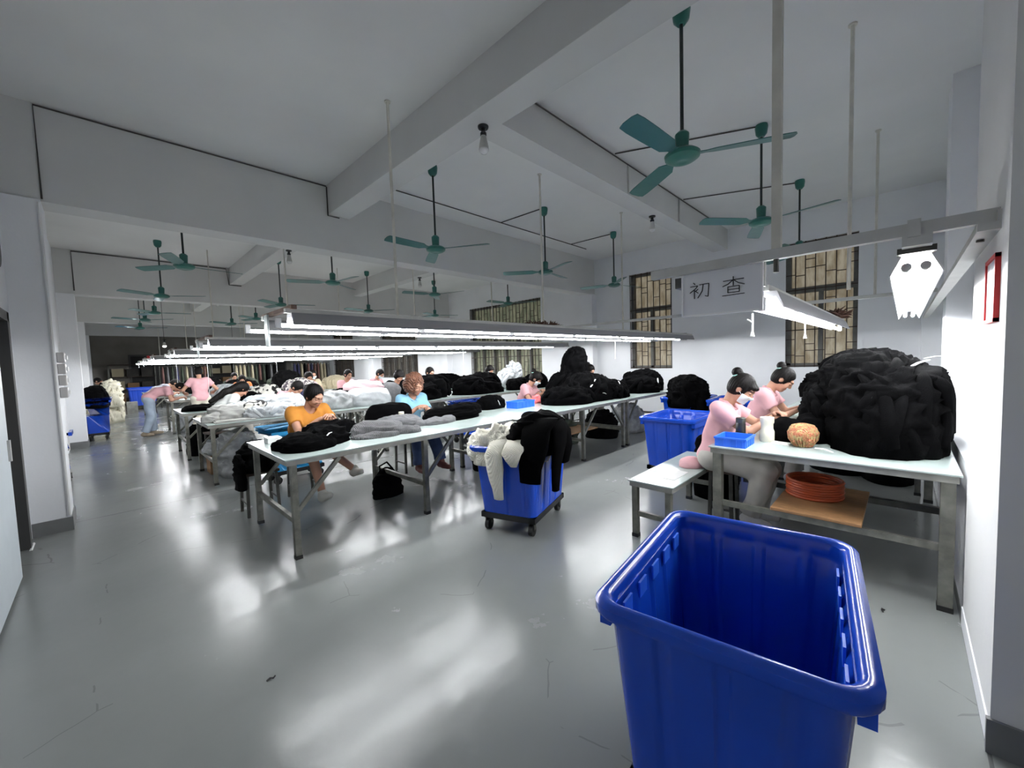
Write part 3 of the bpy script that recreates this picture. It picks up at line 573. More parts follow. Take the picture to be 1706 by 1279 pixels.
# big heap on the right wall table
heap('sweater_heap', 'huge heap of black sweaters on the table against the right wall', 'sweater heap', BK,
     [(4.15, .1, .8, .72, .33, .6, 0, dict(e1=.55, e2=.6, amp=.045, nt=110, nz=40, stretch=(.5, .8, 1.6))), (4.95, .2, .8, .6, .38, .68, 0, dict(e1=.6, e2=.7, amp=.045, sy=.05)),
      (3.78, .06, .8, .3, .3, .38, 0, dict(amp=.03, e1=.6)), (4.3, .46, .8, .5, .2, .42, .1, dict(amp=.03, e1=.6)), (4.9, .5, 1.05, .35, .24, .26, 0, dict(amp=.03)), (4.2, .2, 1.15, .55, .3, .32, .2, dict(amp=.04)), (3.92, -.1, .8, .36, .13, .56, 0, dict(amp=.03, e1=.45, e2=.5))],
     tags=[(3.4, .33, .812, .02, .1, .012, .012), (3.62, .45, .93, .01, .1, -.01, .012), (3.85, -.02, 1.36, .1, -.1, .05, .016), (4.0, -.1, 1.42, .06, -.12, .01, .01)])
rag('sweater', 'black sweater being inspected in the hands of the masked woman', 'sweater', BK, (3.78, .63, .8, .15, .16, .17, .2, dict(amp=.02, nt=44, nz=16)), (3.88, .5, .8, .2, .12, .2, 0, dict(amp=.02)))
# front row, first table
rag('sweater', 'black sequinned sweater folded at the left front corner of the first table', 'sweater', BK, (1.2, 3.75, .8, .24, .26, .12, .3, dict(amp=.02)), (1.42, 3.82, .8, .22, .2, .15, 0, dict(amp=.02)),
    tags=[(1.33, 3.58, .9, .05, .02, .02, .01)])
rag('sweater', 'black sweater held up to the chest of the woman in orange', 'sweater', BK, (1.62, 4.28, .8, .3, .17, .13, .1, dict(amp=.02)))
rag('cardigan', 'grey ribbed cardigan folded in the middle of the first table', 'cardigan', 'grey_rib', (1.92, 3.82, .8, .26, .2, .14, -.2, dict(amp=.016, fr=6, stretch=(.5, .5, 3))), (2.08, 3.68, .8, .22, .12, .07, -.5, dict(amp=.02, fr=8)), (1.82, 3.66, .8, .22, .1, .05, -.3, dict(amp=.015)))
rag('sweater', 'grey knitted sweater folded to the right of the ribbed cardigan', 'sweater', 'grey_knit', (2.3, 4.05, .8, .27, .16, .12, -.2, dict(amp=.018)), (2.45, 3.95, .8, .2, .1, .06, -.4, dict(amp=.02, fr=9)))
rag('sweater', 'smooth rounded black bundle between the orange and blue clad women', 'sweater', BK, (2.32, 4.32, .8, .3, .15, .25, 0, dict(amp=.012, ridge=False, e1=.5)))
rag('sweater', 'flat stack of black sweaters in front of the woman in blue', 'sweater', BK, (2.98, 4.02, .8, .4, .2, .16, -.1, dict(amp=.018, stretch=(.4, .4, 5))), (3.15, 3.98, .84, .3, .17, .14, .1, dict(amp=.018)))
rag('sweater', 'grey sweater under the front of the flat black stack', 'sweater', 'grey_knit', (2.72, 3.86, .8, .22, .1, .08, .1, dict(amp=.014)))
rag('sweater', 'small black sweater bundle at the back left of the second front table', 'sweater', BK, (3.98, 4.36, .8, .26, .14, .19, 0, dict(amp=.02)), tags=[(3.98, 4.2, .93, .02, -.02, -.07, .014)])
heap('sweater_heap', 'wide heap of black sweaters with white tags right of the seated woman in pink', 'sweater heap', BK,
     [(5.2, 3.85, .8, .5, .4, .26, 0, dict(amp=.04, e1=.95)), (5.72, 3.85, .8, .6, .42, .45, 0, dict(amp=.04, e1=1.05, e2=.8)), (6.15, 3.75, .8, .42, .38, .31, 0, dict(amp=.04, e1=.9))],
     tags=[(5.5, 3.55, 1.12, .04, 0, .03, .018), (5.85, 3.5, 1.0, .03, -.02, -.08, .014), (5.6, 3.45, .93, .06, -.02, -.02, .016), (6.2, 3.42, .98, .02, -.02, -.07, .014), (6.4, 3.45, .9, .03, 0, -.05, .014), (5.25, 3.45, 1.05, .1, .03, .03, .012), (5.75, 3.5, .84, .06, -.03, -.01, .014), (6.0, 3.4, 1.1, .0, -.03, -.05, .014)])
heap('sweater_heap', 'tall leaning heap of black sweaters behind the wide front heap', 'sweater heap', BK,
     [(5.85, 4.3, .8, .62, .18, .5, 0, dict(amp=.04, fr=6, sx=.1)), (5.98, 4.3, 1.0, .34, .17, .7, 0, dict(amp=.035, fr=7, e1=.65, sx=.12)), (6.4, 4.32, .8, .4, .16, .3, 0, dict(amp=.03, fr=6))])
heap('sweater_heap', 'black sweater heap at the window end of the front row', 'sweater heap', BK, [(7.35, 3.75, .8, .42, .38, .3, 0, dict(amp=.04, fr=6)), (7.8, 3.85, .8, .38, .4, .42, 0, dict(amp=.04, fr=6))],
     tags=[(7.6, 3.45, 1.06, -.02, -.02, -.1, .016)])
heap('sweater_heap', 'black sweater heap overflowing the bin at the end of the front row', 'sweater heap', BK, [(7.2, 2.72, .6, .47, .32, .52, 0, dict(amp=.05, fr=6)), (7.0, 2.6, .64, .38, .28, .42, 0, dict(amp=.05, fr=6)), (6.84, 2.42, .5, .1, .12, .32, 0, dict(amp=.03))],
     tags=[(6.85, 2.45, .95, .05, -.02, .03, .016)])
rag('sweater', 'black sweater pile on the floor between the low bench table and the bin behind it', 'sweater', BK, (4.42, 1.42, 0, .14, .2, .72, 0, dict(amp=.03)), (4.4, 1.32, 0, .1, .14, .5, 0, dict(amp=.03)))
# stool with dark clothes, dark bag
make_stool('stool loaded with dark clothes at the left end of the first table', (1.08, 4.84, 0), 0, .45, .16)
rag('dark_pile', 'dark clothes heaped on the stool at the left end of the first table', 'clothes', 'black_cloth', (1.07, 4.84, .452, .17, .22, .29, 0, dict(amp=.03)), (.9, 4.75, .3, .05, .13, .35, 0, dict(amp=.02)))
bg = rag('tote_bag', 'black tote bag standing on the floor under the first table', 'bag', 'black_cloth', (2.2, 4.22, 0, .19, .11, .27, 0, dict(e1=.35, e2=.9, amp=.014)), (2.2, 4.22, .1, .12, .07, .22, 0, dict(amp=.014)))
MB().tube([(2.12, 4.2, .26), (2.11, 4.2, .36), (2.2, 4.2, .39), (2.27, 4.2, .3)], .01, 6).obj('handle', 'black_cloth', bg)
# wheeled bin load
rag('sweater', 'cream knitted sweaters bulging over the left rim of the wheeled bin', 'sweater', 'white_knit', (2.5, 2.62, .6, .26, .28, .32, .3, dict(amp=.045, fr=9)), (2.62, 2.36, .62, .24, .16, .22, .3, dict(amp=.04, fr=9)), (2.4, 2.72, .66, .18, .16, .2, .3, dict(amp=.035, fr=9)))
rag('sweater', 'cream sweater bunched at the right rear corner of the wheeled bin', 'sweater', 'white_knit', (3.0, 2.52, .6, .16, .14, .28, .3, dict(amp=.03, fr=9)))
def sleeve(m, pts, ws, flat=.35, name='sleeve', mat_='white_knit', par=None): return MB().tube(pts, ws, 14, flat=flat).obj(name, mat_, par, smooth=True)
sw = rag('sweater', 'black sweater thrown over the near corner of the wheeled bin', 'sweater', BK, (2.73, 2.34, .68, .33, .2, .36, .25, dict(amp=.03, fr=5, e1=.6)), (2.55, 2.36, .78, .2, .15, .2, .3, dict(amp=.025)),
    tags=[(2.42, 2.4, .975, .1, -.08, -.03, .012)])
def hang(pts, wid, dep, mat_, par, name='sleeve', seed=1):       # cloth hanging in front of the bin: elliptical sections facing the camera
    rg = []; t = Vector((-.7, .7, 0)).normalized()
    # sections lie level, long axis along the bin wall direction
    for i, (p, w, d, ax) in enumerate(zip(pts, wid, dep, [par[1]]*len(pts))):
        a = Vector((math.cos(ax), math.sin(ax), 0)); b_ = Vector((-math.sin(ax), math.cos(ax), 0)); q = []
        for k_ in range(18):
            th = 2*PI*k_/18; f = 1+.12*noise.noise(Vector((math.cos(th)*2+seed, math.sin(th)*2, i*.7)))
            q.append(Vector(p)+a*w*math.cos(th)*f+b_*d*math.sin(th)*f)
        rg.append(q)
    return MB().rings(rg, True, True).obj(name, mat_, par[0], smooth=True)
AXL = math.radians(108); AXF = math.radians(18)
# base corners used below: near short side runs from (2.24,2.76) to (2.42,2.1); its outward normal points to -X
hang([(2.62, 2.2, 1.0), (2.45, 2.14, .92), (2.38, 2.12, .78), (2.36, 2.14, .62), (2.365, 2.15, .5)], [.13, .13, .12, .1, .09], [.06, .05, .04, .035, .03], BK, (sw, AXL), seed=3)
hang([(2.8, 2.22, .96), (2.7, 2.1, .9), (2.66, 2.07, .78), (2.65, 2.1, .6), (2.66, 2.12, .45), (2.67, 2.13, .37)], [.14, .14, .13, .1, .075, .055], [.06, .05, .04, .035, .03, .03], BK, (sw, AXF), seed=5)
hang([(2.9, 2.3, .95), (2.9, 2.2, .85), (2.86, 2.14, .72), (2.85, 2.16, .58)], [.12, .12, .1, .07], [.06, .05, .04, .03], BK, (sw, AXF), 'body_panel', seed=7)
ws = rag('sweater', 'cream sweater with one sleeve hanging down the front of the wheeled bin', 'sweater', 'white_knit', (2.44, 2.5, .72, .15, .17, .15, .3, dict(amp=.025, fr=9)))
hang([(2.4, 2.46, .84), (2.27, 2.43, .8), (2.215, 2.42, .72), (2.235, 2.425, .6), (2.25, 2.43, .5), (2.265, 2.43, .42), (2.275, 2.43, .33)], [.07, .075, .08, .08, .065, .05, .042], [.04, .035, .03, .03, .026, .024, .022], 'white_knit', (ws, AXL), seed=9)
hang([(2.42, 2.3, .84), (2.33, 2.27, .8), (2.27, 2.26, .74), (2.285, 2.27, .68), (2.3, 2.27, .63)], [.1, .1, .09, .06, .03], [.05, .04, .03, .03, .02], 'white_knit', (ws, AXL), seed=11)

# second row: bags and heaps
rag('coat', 'grey fleece lined coat thrown over the left corner of the second row', 'coat', 'light_grey', (1.2, 6.85, .8, .28, .24, .2, .3, dict(amp=.04, fr=6)), (1.08, 6.72, .8, .26, .1, .12, .5, dict(amp=.03)))
np_ = tag(MB().box(.98, 6.4, .801, 1.45, 6.62, .815).box(1.0, 6.43, .815, 1.4, 6.6, .824).obj('folded_board', 'light_grey'), 'flat grey folded boards on the left front edge of the second row', 'board')
heap('bag_heap', 'heap of white plastic garment bags at the left of the second row', 'bag heap', 'plastic_bag', [(1.72, 6.72, .8, .36, .3, .17, 0, dict(amp=.05, fr=9)), (1.95, 6.95, .8, .3, .3, .26, 0, dict(amp=.04, fr=9)), (1.5, 7.1, .8, .3, .28, .2, 0, dict(amp=.04, fr=9))])
rag('garment_bag', 'pale grey wrapped garment bag above the white bags', 'bag', 'pale_grey', (1.72, 7.1, .92, .28, .2, .17, -.3, dict(amp=.02, fr=7)))
rag('garment_bag', 'silver wrapped bag just left of the head of the woman in orange', 'bag', 'pale_grey', (2.1, 7.2, .88, .24, .2, .2, -.3, dict(amp=.03, fr=8)))
rag('sweater', 'printed black and white garment on the white bags', 'sweater', 'print_bw', (1.55, 6.78, .9, .2, .14, .12, 0, dict(amp=.03)))
rag('garment_bag', 'grey wrapped bundle right of the head of the woman in orange', 'bag', 'grey_bag', (2.72, 6.8, .8, .25, .28, .3, 0, dict(amp=.03, fr=6)))
rag('garment_bag', 'large white wrapped bale behind the black bundle', 'bag', 'plastic_bag', (3.28, 6.8, .8, .42, .3, .3, 0, dict(amp=.02, fr=4, e1=.5)))
rag('garment_bag', 'pale pink flat bag lying on the white bale', 'bag', 'pink_bag', (3.3, 6.95, 1.07, .36, .2, .16, -.15, dict(amp=.02, fr=4, e1=.5, e2=.9)))
rag('sweater', 'grey striped knit hanging off the right of the pink bag', 'sweater', 'grey_rib', (3.78, 6.95, .8, .2, .3, .36, 0, dict(amp=.015)))
heap('sweater_heap', 'long black sweater heap directly behind the woman in blue', 'sweater heap', BK, [(4.3, 6.75, .8, .42, .34, .34, 0, dict(amp=.04, fr=5)), (4.68, 6.95, .8, .44, .34, .45, 0, dict(amp=.04, fr=5))])
heap('sweater_heap', 'long black sweater heap in the second row left of the masked worker', 'sweater heap', BK, [(5.62, 6.8, .8, .42, .34, .36, 0, dict(amp=.04, fr=5)), (6.15, 6.95, .8, .42, .34, .45, 0, dict(amp=.04, fr=5)), (5.9, 6.65, .8, .5, .26, .26, 0, dict(amp=.04, fr=5))])
heap('bag_heap', 'crinkled clear plastic bags heaped before the wide window', 'bag heap', 'plastic_bag', [(7.25, 7.22, .8, .38, .25, .45, 0, dict(amp=.09, fr=11)), (7.45, 7.22, 1.05, .2, .18, .4, 0, dict(amp=.08, fr=12))])
heap('sweater_heap', 'low black sweater heap behind the seated woman in pink', 'sweater heap', BK, [(7.05, 6.65, .8, .42, .22, .26, 0, dict(amp=.04)), (7.65, 6.65, .8, .36, .22, .36, 0, dict(amp=.04))])
# third row and beyond
rag('sweater', 'black folded sweaters at the left corner of the third row', 'sweater', BK, (1.2, 8.95, .8, .3, .25, .1, 0, dict(amp=.015)))
heap('garment_heap', 'heap of black and white printed garments in the third row', 'garment heap', 'print_bw', [(2.3, 9.2, .8, .35, .3, .36, 0, dict(amp=.03)), (2.0, 9.25, .8, .25, .3, .3, 0, dict(amp=.03))])
heap('garment_heap', 'heap of pale dotted garments behind the printed ones', 'garment heap', 'print_dots', [(3.0, 9.42, .8, .36, .28, .46, 0, dict(amp=.03))])
rag('sweater', 'navy sweater heap beside the worker in pink lying forward', 'sweater', 'navy', (2.72, 8.75, .8, .3, .2, .26, 0, dict(amp=.02)))
rag('sweater', 'black sleeve of a garment over the white bags of the third row', 'sweater', BK, (1.85, 8.7, .8, .3, .16, .28, .5, dict(amp=.02)))
heap('sweater_heap', 'black sweater heap in the third row before the two masked workers', 'sweater heap', BK, [(3.9, 9.1, .8, .42, .34, .18, 0, dict(amp=.04)), (4.6, 9.1, .8, .4, .3, .24, 0, dict(amp=.04))])
heap('sweater_heap', 'black sweater heap in the third row beneath the bright pillar', 'sweater heap', BK, [(5.5, 9.1, .8, .5, .34, .28, 0, dict(amp=.04)), (6.6, 9.1, .8, .6, .34, .38, 0, dict(amp=.04)), (7.5, 9.1, .8, .45, .34, .3, 0, dict(amp=.04))])
heap('garment_heap', 'pale grey garments heaped in the fourth row', 'garment heap', 'pale_grey', [(2.3, 13.0, .8, .4, .3, .3, 0, dict(amp=.04)), (3.0, 13.0, .8, .35, .3, .2, 0, dict(amp=.04))])
heap('garment_heap', 'brown and grey garments heaped in the fourth row, middle', 'garment heap', 'khaki', [(4.3, 13.0, .8, .55, .3, .24, 0, dict(amp=.04)), (5.2, 13.0, .8, .4, .3, .4, 0, dict(amp=.04))])
heap('garment_heap', 'dark garments heaped in the fifth row', 'garment heap', 'black_cloth', [(2.2, 15.8, .8, .5, .3, .5, 0, dict(amp=.05)), (3.2, 15.8, .8, .5, .3, .35, 0, dict(amp=.05)), (4.6, 15.8, .8, .5, .3, .6, 0, dict(amp=.05))])
heap('garment_heap', 'dull green garments heaped in the last row', 'garment heap', 'leaf', [(2.0, 18.7, .8, .5, .3, .28, 0, dict(amp=.05)), (3.8, 18.7, .8, .6, .3, .36, 0, dict(amp=.06)), (5.2, 18.7, .8, .5, .3, .3, 0, dict(amp=.05))])
heap('sweater_heap', 'dark heap piled in the tall bin by the second left pillar', 'sweater heap', 'black_cloth', [(-.14, 13.3, .72, .19, .32, .5, 0, dict(amp=.03, e1=.5))])
heap('bag_heap', 'pale bags heaped at the far end of the aisle', 'bag heap', 'cream', [(.0, 17.2, 0, .35, .4, .95, 0, dict(amp=.1, fr=6)), (.15, 17.0, .5, .22, .3, .8, 0, dict(amp=.1, fr=6))])
tag(MB().box(.2, 20.4, 0, .5, 20.7, .4).obj('carton', 'cream'), 'pale carton on the floor at the far end of the aisle', 'carton')
tag(MB().box(.55, 20.5, 0, .85, 20.8, .42).obj('carton', 'light_grey'), 'grey carton beside the pale one at the far end of the aisle', 'carton')
# under the tables
tag(MB().box(1.0, 7.1, 0, 1.3, 7.42, .28).obj('carton', 'carton'), 'brown carton on the floor under the second row by the aisle', 'carton')
rag('plastic_bag', 'big grey clear plastic bag bulging under the left of the second row', 'bag', 'grey_bag', (1.3, 6.85, 0, .24, .3, .62, 0, dict(amp=.05, fr=6, e1=.4)))
rag('plastic_bag', 'white plastic bag on the floor under the second row by the aisle', 'bag', 'plastic_bag', (1.1, 7.2, .28, .15, .16, .2, 0, dict(amp=.04, fr=8)))
rag('plastic_bag', 'dark bag under the left of the third row', 'bag', 'black_cloth', (1.25, 9.1, 0, .28, .33, .58, 0, dict(amp=.05)))
rag('plastic_bag', 'white bag under the fourth row beside the stooping worker', 'bag', 'plastic_bag', (1.5, 13.0, 0, .3, .35, .5, 0, dict(amp=.05)))
for i, (x, y, rx, ry, h, m, l) in enumerate(((3.75, 4.15, .25, .25, .5, 'black_cloth', 'dark bag under the second front table, nearest the wheeled bin'), (4.35, 4.2, .25, .22, .4, 'grey_bag', 'grey bag under the second front table, left of its middle leg'), (5.3, 4.25, .3, .2, .52, 'black_cloth', 'dark bundle under the second front table right of its middle leg'),
        (5.75, 4.3, .2, .2, .4, 'leaf', 'dark green bag under the right part of the second front table'), (6.6, 4.1, .3, .3, .5, 'black_cloth', 'black bag under the window end front table'), (7.4, 4.0, .35, .3, .55, 'grey_bag', 'grey bag under the window end front table'))):
    rag('plastic_bag', l, 'bag', m, (x, y, 0, rx, ry, h, 0, dict(amp=.05, fr=6)))
tag(MB().box(4.5, 3.75, .29, 5.9, 4.2, .31).obj('shelf_board', 'carton'), 'thin board laid across the rails under the second front table', 'board')
rag('dark_pile', 'dark clothes bundled in the shadow under the second wall table', 'clothes', 'black_cloth', (6.3, .1, 0, .4, .24, .62, 0, dict(amp=.03, e1=.4)), (6.5, .55, 0, .4, .3, .6, 0, dict(amp=.03, e1=.4)))  # filler added to keep the space below the tables dark
# under the right table
bd = tag(MB().box(3.24, .17, .385, 4.05, .66, .405).obj('plywood_board', 'plywood', bevel=.003), 'brown plywood board lying under the right wall table', 'board')
tag(MB().bar((4.0, -.2, .36), (4.0, 1.02, .36), .04, .045).obj('table_rail', 'dark_steel'), 'dark lower rail under the right wall table, behind the plywood', 'rail')
m = MB()
for i in range(7):
    z = .417+i*.018; R_ = .17-.004*(i % 2); m.tube([(3.72+R_*math.cos(a*PI/16), .47+R_*math.sin(a*PI/16), z) for a in range(33)], .012, 6, cap=False)
tag(m.obj('strap_coil', 'orange_strap', smooth=True), 'round coil of orange plastic strap on the plywood board', 'coil')

# small things on tables
def lathe_thing(name, label, cat, x, y, z, parts):
    r = empty(name, label, cat, (x, y, z))
    for n, pr, m in parts: MB().lathe(pr, n=20).obj(n, m, r, smooth='auto')
    return r
lathe_thing('thermos', 'dark grey flask behind the small blue crate', 'flask', 3.56, .93, .8, [('body', [(.034, 0), (.036, .005), (.036, .13), (.033, .14)], 'black_plastic'), ('lid', [(.034, .14), (.035, .142), (.035, .178), (.03, .183)], 'dark_steel')])
lathe_thing('thread_spool', 'small dark spool beside the grey flask', 'spool', 3.58, .865, .8, [('core', [(.018, 0), (.018, .06)], 'black_plastic')])
lathe_thing('jar', 'clear plastic jar of pale thread beside the blue crate', 'jar', 3.62, .76, .8, [('body', [(.045, 0), (.05, .01), (.05, .08), (.042, .1), (.042, .14), (.048, .15), (.048, .19)], 'cream')])
lathe_thing('jar', 'glass tea jar with a pale lid between the two front women', 'jar', 2.38, 4.14, .8, [('body', [(.035, 0), (.038, .005), (.038, .09), (.028, .12)], 'tea'), ('lid', [(.03, .12), (.031, .122), (.031, .15)], 'cream')])
lathe_thing('thread_spool', 'black spool on the table before the woman in blue', 'spool', 2.6, 4.3, .8, [('core', [(.035, 0), (.035, .09)], 'black_plastic')])
lathe_thing('thread_spool', 'pale spool on the table beside the black one', 'spool', 2.5, 4.33, .8, [('core', [(.03, 0), (.03, .09)], 'pale_grey')])
lathe_thing('cup', 'red cup on the table right of the seated woman in pink', 'cup', 5.65, 4.45, .8, [('body', [(.04, 0), (.05, .12), (.045, .12), (.036, .01)], 'red')])
yb = empty('yarn_bundle', 'round orange and yellow bundle of yarn on the right wall table', 'yarn', (3.56, .52, .8))
MB().lathe([(.03, 0), (.045, .02), (.05, .035), (.078, .05), (.09, .08), (.092, .11), (.082, .142), (.055, .162), (.01, .167)], n=28).obj('yarn_head', 'yarn', yb, smooth=True)
m = MB(); rnd = random.Random(3)
for i in range(70):
    a = rnd.random()*2*PI; m.tube([(.02*math.cos(a), .02*math.sin(a), .168), (.068*math.cos(a), .068*math.sin(a), .155), (.094*math.cos(a+.1), .094*math.sin(a+.1), .105), (.088*math.cos(a+.15), .088*math.sin(a+.15), .055), (.055*math.cos(a+.2), .055*math.sin(a+.2), .004)], .0035, 4)
m.obj('yarn_strands', 'yarn', yb)
tag(MB().box(3.52, .6, .8005, 3.7, .72, .806).obj('paper_slip', 'paper'), 'white paper slip beside the yarn bundle', 'paper')
tag(MB().box(1.03, 4.2, .8005, 1.15, 4.34, .85).obj('small_box', 'paper'), 'small white box at the left end of the first table', 'box')
rag('glove', 'coral rubber glove on the table before the seated woman in pink', 'glove', 'coral', (4.85, 4.22, .8, .09, .07, .13, 0, dict(amp=.03, fr=14, nt=30, nz=12)))
rag('cushion', 'pink fluffy cushion on the low bench table behind the masked woman', 'cushion', 'pink_cushion', (3.72, 1.38, .48, .12, .1, .08, 0, dict(amp=.008, ridge=False, nt=36, nz=14)))
for i, (x, y, l) in enumerate(((.47, 2.16, 'tiny dark scrap of thread on the open floor left of centre'), (3.03, .06, 'tiny dark scrap on the floor right of the foreground bin'))):
    tag(MB().tube([(x-.015, y, .004), (x, y+.006, .006), (x+.012, y-.004, .005), (x+.022, y+.006, .004)], .004, 6).obj('thread_scrap', 'dark'), l, 'scrap')
# dried plants on the lamp rows
def plants(label, x, y, z, n, seed, sx, sy, big=.17):
    m = MB(); rnd = random.Random(seed)
    for i in range(n):
        a = Vector((x+rnd.uniform(-sx, sx), y+rnd.uniform(-sy, sy), z)); d = Vector((rnd.uniform(-.9, .9), rnd.uniform(-.6, .6), rnd.uniform(.02, .5)))*big
        m.tube([a, a+d*.6, a+d+Vector((0, 0, -.01))], [.006, .009, .002], 4)
    tag(m.obj('dried_plants', 'dry_plant'), label, 'dried plants')
plants('brown dried plants lying on the far end of the lamp row under the sign', 5.75, .54, 1.868, 200, 4, .35, .05)
plants('brown dried plants lying on the nearest long lamp row before the wide window', 4.3, 3.6, 1.96, 120, 5, .25, .06)
plants('dark dried plants on the far lamp row at the left', 1.7, 14.1, 1.95, 60, 6, .3, .2)
tag(MB().box(1.2, 20.18, 1.94, 1.9, 20.22, 2.12).obj('banner', 'red'), 'small red banner over the deepest lamp row', 'banner')

# shelving and hanging clothes deep in the hall
def rack(label, x, y, seed, n=11):
    r = empty('garment_rack', label, 'garment rack', (x, y, 0)); rnd = random.Random(seed)
    for s_ in (-.9, .9): MB().tube([(s_, 0, 0), (s_, 0, 1.75)], .02, 8).tube([(s_, -.25, .02), (s_, .25, .02)], .02, 8).obj('post', 'dark_steel', r)
    MB().tube([(-.92, 0, 1.72), (.92, 0, 1.72)], .018, 8).obj('rail', 'dark_steel', r)
    for i in range(n):
        xx = -.8+1.6*i/(n-1); l = rnd.uniform(.6, 1.0); w = rnd.uniform(.2, .26)
        MB().rings([[(xx+.05*math.cos(a)*f, w*math.sin(a)*g, z) for a in [2*PI*k_/12 for k_ in range(12)]] for f, g, z in ((.3, .1, 1.72), (.7, .8, 1.62), (.9, .9, 1.3), (1, 1, 1.65-l))], True, True).obj('hanging_garment', ('black_cloth', 'khaki', 'brown_shirt', 'leaf', 'grey_knit', 'navy')[rnd.randrange(6)], r, smooth=True)
rack('rack of dark hanging clothes deep in the hall, left of the middle', 2.6, 22.6, 3); rack('rack of mixed hanging clothes deep in the hall, middle', 5.2, 22.4, 8); rack('rack of hanging clothes at the far window end of the hall', 7.6, 22.0, 13)
def shelf(label, x, y, seed):
    r = empty('shelf_unit', label, 'shelf', (x, y, 0)); rnd = random.Random(seed)
    for s_ in (-.8, .8): MB().box(s_-.03, -.25, 0, s_+.03, .25, 1.9).obj('side_post', 'dark_steel', r)
    for z in (.1, .7, 1.3, 1.87): MB().box(-.8, -.25, z, .8, .25, z+.03).obj('shelf_board', 'dark_wood', r)
    for z in (.13, .73, 1.33):
        for i in range(3):
            xx = -.5+i*.5; tag(MB().box(x+xx-.2, y-.2, z, x+xx+.2, y+.2, z+rnd.uniform(.25, .42)).obj('carton', ('carton', 'khaki', 'far_dark')[rnd.randrange(3)]), f"carton on the {('bottom', 'middle', 'top')[int(z/.6)]} shelf, {('left', 'middle', 'right')[i]} one, {label.split(' at ')[1]}", 'carton', 'cartons on the far shelves')
shelf('dark shelf unit at the far left end', 1.0, 26.3, 2); shelf('dark shelf unit at the far end middle', 4.2, 26.3, 5)
# ------------------------------------------------------------ people: smooth bodies from blended limbs
def surfnet(Fn, lo, hi, h):
    lo = np.array(lo, float); n = np.maximum(np.ceil((np.array(hi)-lo)/h).astype(int)+1, 4)
    ax = [lo[i]+h*np.arange(n[i]) for i in range(3)]
    G = np.stack(np.meshgrid(*ax, indexing='ij'), -1); Fv = Fn(G.reshape(-1, 3)).reshape(n)
    ins = Fv < 0; c = [ins[i:n[0]-1+i, j:n[1]-1+j, k:n[2]-1+k] for i in (0, 1) for j in (0, 1) for k in (0, 1)]
    sm = sum(q.astype(int) for q in c); act = (sm > 0) & (sm < 8); idx = -np.ones(act.shape, int); idx[act] = np.arange(act.sum())
    A = np.argwhere(act); P = np.zeros((len(A), 3)); C = np.zeros(len(A)); cor = [(i, j, k) for i in (0, 1) for j in (0, 1) for k in (0, 1)]
    for a in range(8):
        for b in range(a+1, 8):
            d = [cor[b][q]-cor[a][q] for q in range(3)]
            if sum(abs(x) for x in d) != 1: continue
            fa = Fv[tuple((A+cor[a]).T)]; fb = Fv[tuple((A+cor[b]).T)]; cr = (fa < 0) != (fb < 0); t = fa[cr]/(fa[cr]-fb[cr])
            P[cr] += np.array(cor[a])+t[:, None]*np.array(d); C[cr] += 1
    V = lo+h*(A+P/np.maximum(C, 1)[:, None]); faces = []
    for d in range(3):
        u, v = (d+1) % 3, (d+2) % 3; sl = [slice(1, n[q]-1) for q in range(3)]; sl[d] = slice(0, n[d]-1); s2 = list(sl); s2[d] = slice(1, n[d])
        a, b = ins[tuple(sl)], ins[tuple(s2)]; off = np.array([s.start for s in sl])
        for flip, msk in ((0, a & ~b), (1, ~a & b)):
            E = np.argwhere(msk)+off
            if not len(E): continue
            q = []
            for du, dv in ((0, 0), (-1, 0), (-1, -1), (0, -1)):
                e = E.copy(); e[:, u] += du; e[:, v] += dv; q.append(idx[tuple(e.T)])
            q = np.stack(q, 1); faces.append(q[:, ::-1] if flip else q)
    return V, np.concatenate(faces)
def sd_cap(p, a, b, r0, r1=None):
    a = np.array(a, float); b = np.array(b, float); r1 = r0 if r1 is None else r1; d = b-a; t = np.clip((p-a)@d/max(d@d, 1e-9), 0, 1)
    return np.linalg.norm(p-a-t[:, None]*d, axis=1)-(r0+(r1-r0)*t)
def sd_ell(p, c, R, r):
    q = (p-np.array(c))@np.array(R).T; r = np.array(r); k0 = np.linalg.norm(q/r, axis=1); k1 = np.linalg.norm(q/(r*r), axis=1); return k0*(k0-1)/np.maximum(k1, 1e-6)
def smin(a, b, k): h = np.clip(.5+.5*(b-a)/k, 0, 1); return b*(1-h)+a*h-k*h*(1-h)
def smins(ds, k):
    o = ds[0]
    for d in ds[1:]: o = smin(o, d, k)
    return o
def V3(*a): return np.array(a, float)
def nrm(v): return v/max(np.linalg.norm(v), 1e-9)
def ik(a, b, l1, l2, hint):
    d = b-a; L = np.linalg.norm(d)
    if L > (l1+l2)*.995: b = a+d/L*(l1+l2)*.995; d = b-a; L = np.linalg.norm(d)
    x = (l1*l1-l2*l2+L*L)/(2*L); y = math.sqrt(max(l1*l1-x*x, 0)); u = d/L; h = hint-u*(hint@u); return a+u*x+nrm(h)*y, b
def raw_obj(name, parts, parent):                        # parts [(V, F, material or list per face)]
    Vs, Fs, mi, names = [], [], [], []; o = 0
    for V, F_, m in parts:
        Vs.append(V); Fs += [tuple(int(i)+o for i in f) for f in F_]; o += len(V)
        for q in (m if isinstance(m, list) else [m]*len(F_)):
            if q not in names: names.append(q)
            mi.append(names.index(q))
    me = bpy.data.meshes.new(name); me.from_pydata([tuple(v) for v in np.concatenate(Vs)], [], Fs)
    for q in names: me.materials.append(MT[q])
    me.polygons.foreach_set('material_index', mi); me.polygons.foreach_set('use_smooth', [True]*len(mi))
    ob = bpy.data.objects.new(name, me); COL.objects.link(ob); ob.parent = parent; return ob
